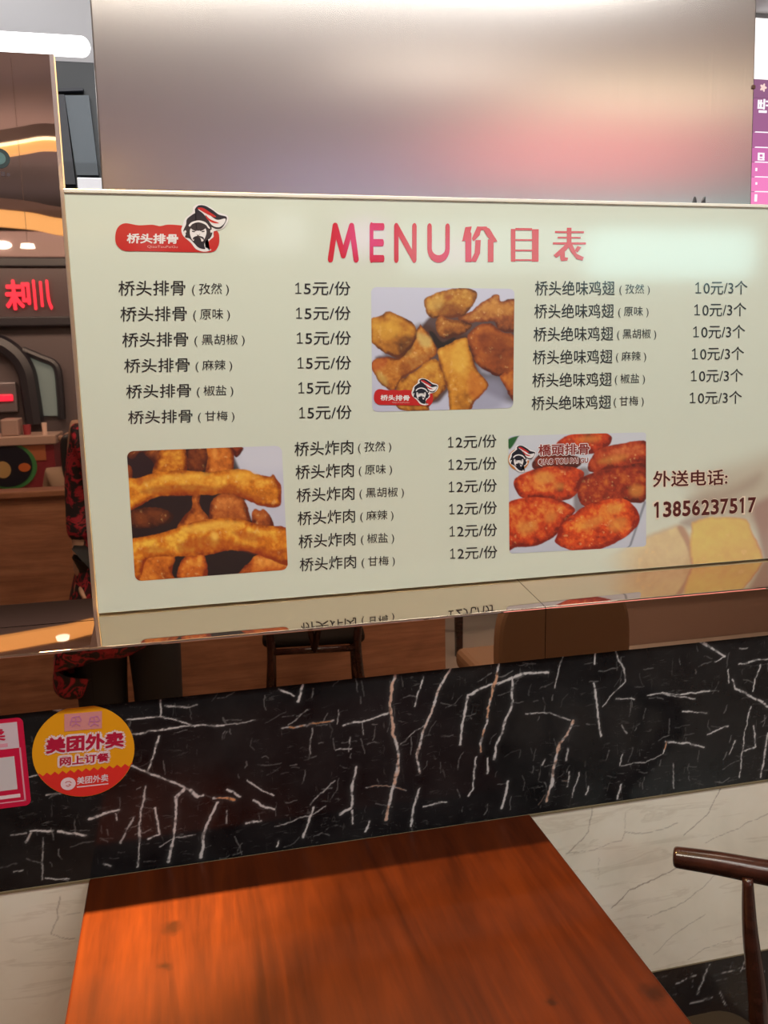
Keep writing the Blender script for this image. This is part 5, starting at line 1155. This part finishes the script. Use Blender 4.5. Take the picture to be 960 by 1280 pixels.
    bm = bmesh.new(); bmesh.ops.create_cone(bm, cap_ends=True, segments=20, radius1=0.006, radius2=0.006, depth=0.002, matrix=Matrix.Translation((0.0, -1.3652, 1.565)) @ Matrix.Rotation(PI/2, 4, 'X')); from_bm('phone_lens', bm, mat('lens_glass', (0.01, 0.01, 0.015, 1), 0.05), p)
def _bm(me):
    b = bmesh.new(); to_bm(b, me); return b
def customer():
    Y = -3.5; p = seen(92, 520, Y, YP); X, zt_ = float(p[0]), float(p[2]); z0 = zt_-1.28
    e = empty('person', (X, Y, 0), 'person with long dark hair in a beige top sitting beyond the partition, seen from behind', 'person')
    Zs = lambda z: z+z0
    N = [(X, Y, Zs(.52), .13), (X, Y, Zs(.70), .115), (X, Y, Zs(.88), .12), (X, Y, Zs(.99), .07), (X, Y-.01, Zs(1.06), .045), (X, Y-.02, Zs(1.14), .078), (X, Y-.02, Zs(1.20), .075),
         (X-.14, Y, Zs(.95), .052), (X-.17, Y-.02, Zs(.70), .042), (X-.12, Y-.20, Zs(.58), .028), (X+.14, Y, Zs(.95), .052), (X+.17, Y-.02, Zs(.70), .042), (X+.12, Y-.20, Zs(.58), .028),
         (X-.09, Y-.05, Zs(.50), .09), (X-.10, Y-.40, .47, .065), (X-.10, Y-.40, .08, .042), (X-.10, Y-.52, .035, .032), (X+.09, Y-.05, Zs(.50), .09), (X+.10, Y-.40, .47, .065), (X+.10, Y-.40, .08, .042), (X+.10, Y-.52, .035, .032)]
    E = [(0, 1), (1, 2), (2, 3), (3, 4), (4, 5), (5, 6), (2, 7), (7, 8), (8, 9), (2, 10), (10, 11), (11, 12), (0, 13), (13, 14), (14, 15), (15, 16), (0, 17), (17, 18), (18, 19), (19, 20)]
    bm = bmesh.new(); to_bm(bm, skin_mesh(N, E)); head_bits(bm, Vector((X, Y-.02, Zs(1.16))), Vector((0, -1, 0)), e, 0.95)
    for q in (-1, 1): hand(bm, Vector((X+.12*q, Y-.20, Zs(.58))), Vector((0, -1, -0.1)).normalized(), Vector((0, 0, 1)), 0.95, 0.4)
    from_bm('body', bm, M_SKIN, e, True)
    T_ = [(X, Y, Zs(.70), .140), (X, Y, Zs(.88), .148), (X, Y, Zs(.985), .09), (X, Y, Zs(.50), .165), (X-.14, Y, Zs(.94), .07), (X-.17, Y-.02, Zs(.70), .060), (X+.14, Y, Zs(.94), .07), (X+.17, Y-.02, Zs(.70), .060)]
    from_bm('top', _bm(skin_mesh(T_, [(0, 1), (1, 2), (0, 3), (1, 4), (4, 5), (1, 6), (6, 7)])), mat('beige_top', (0.50, 0.33, 0.22, 1), 0.7), e, True)
    L_ = [(X, Y, Zs(.50), .14)]; E_ = []
    for q in (-1, 1):
        k = len(L_); L_ += [(X+.09*q, Y-.10, Zs(.49), .105), (X+.10*q, Y-.40, .48, .085), (X+.10*q, Y-.41, .10, .06)]; E_ += [(0, k), (k, k+1), (k+1, k+2)]
    from_bm('trousers', _bm(skin_mesh(L_, E_)), M_TROUSER, e, True)
    H = [(X, Y, Zs(1.19), .092), (X, Y+.03, Zs(1.10), .090), (X, Y+.075, Zs(.98), (.085, .05)), (X, Y+.10, Zs(.84), (.06, .035))]
    from_bm('hair', _bm(skin_mesh(H, [(0, 1), (1, 2), (2, 3)])), M_HAIR, e, True)
    zs = Zs(.355); st = empty('round_stool', (X, Y, 0), 'dark round stool under the seated person beyond the partition', 'stool')
    bm = bmesh.new(); bmesh.ops.create_cone(bm, cap_ends=True, segments=28, radius1=0.17, radius2=0.17, depth=0.035, matrix=Matrix.Translation((X, Y, zs-0.03))); from_bm('seat', bm, M_CHAIR, st)
    for k in range(4):
        a = PI/4+k*PI/2; from_bm('leg', add_tube(bmesh.new(), [(X+.11*math.cos(a), Y+.11*math.sin(a), zs-.045), (X+.17*math.cos(a), Y+.17*math.sin(a), 0)], [.016, .012], 10), M_CHAIR, st, True)
photographer()
customer()
# small round sticker on the mirror panel, cut by the left side of the photograph
def mirror_sticker():
    p = at(-1, 198, YP); e = empty('mirror_sticker', (p[0], YP-0.0005, p[2]-0.03), 'small dark round sticker high on the mirror panel at the left edge', 'sticker')
    def disc(name, r, col, d):
        from_bm(name, prism(bmesh.new(), [(p[0]+r*math.cos(a), YP-0.0002, p[2]+r*0.95*math.sin(a)) for a in np.linspace(0, 2*PI, 33)[:-1]], (0, -d, 0)), col, e)
    disc('sticker_base', 0.0155, mat('sticker_slate', (0.03, 0.05, 0.055, 1), 0.4), 0.0006); disc('sticker_center', 0.0095, mat('sticker_teal', (0.10, 0.19, 0.20, 1), 0.4), 0.0009)
    q = at(2, 216, YP)
    for k, (dx, w) in enumerate(((-0.010, 0.007), (-0.001, 0.006), (0.007, 0.005))): box('small_print', q[0]+dx, q[0]+dx+w, YP-0.0007, YP-0.0001, q[2]-0.005, q[2]+0.004-0.002*k, mat('sticker_print', (0.07, 0.045, 0.05, 1), 0.5), e)
mirror_sticker()
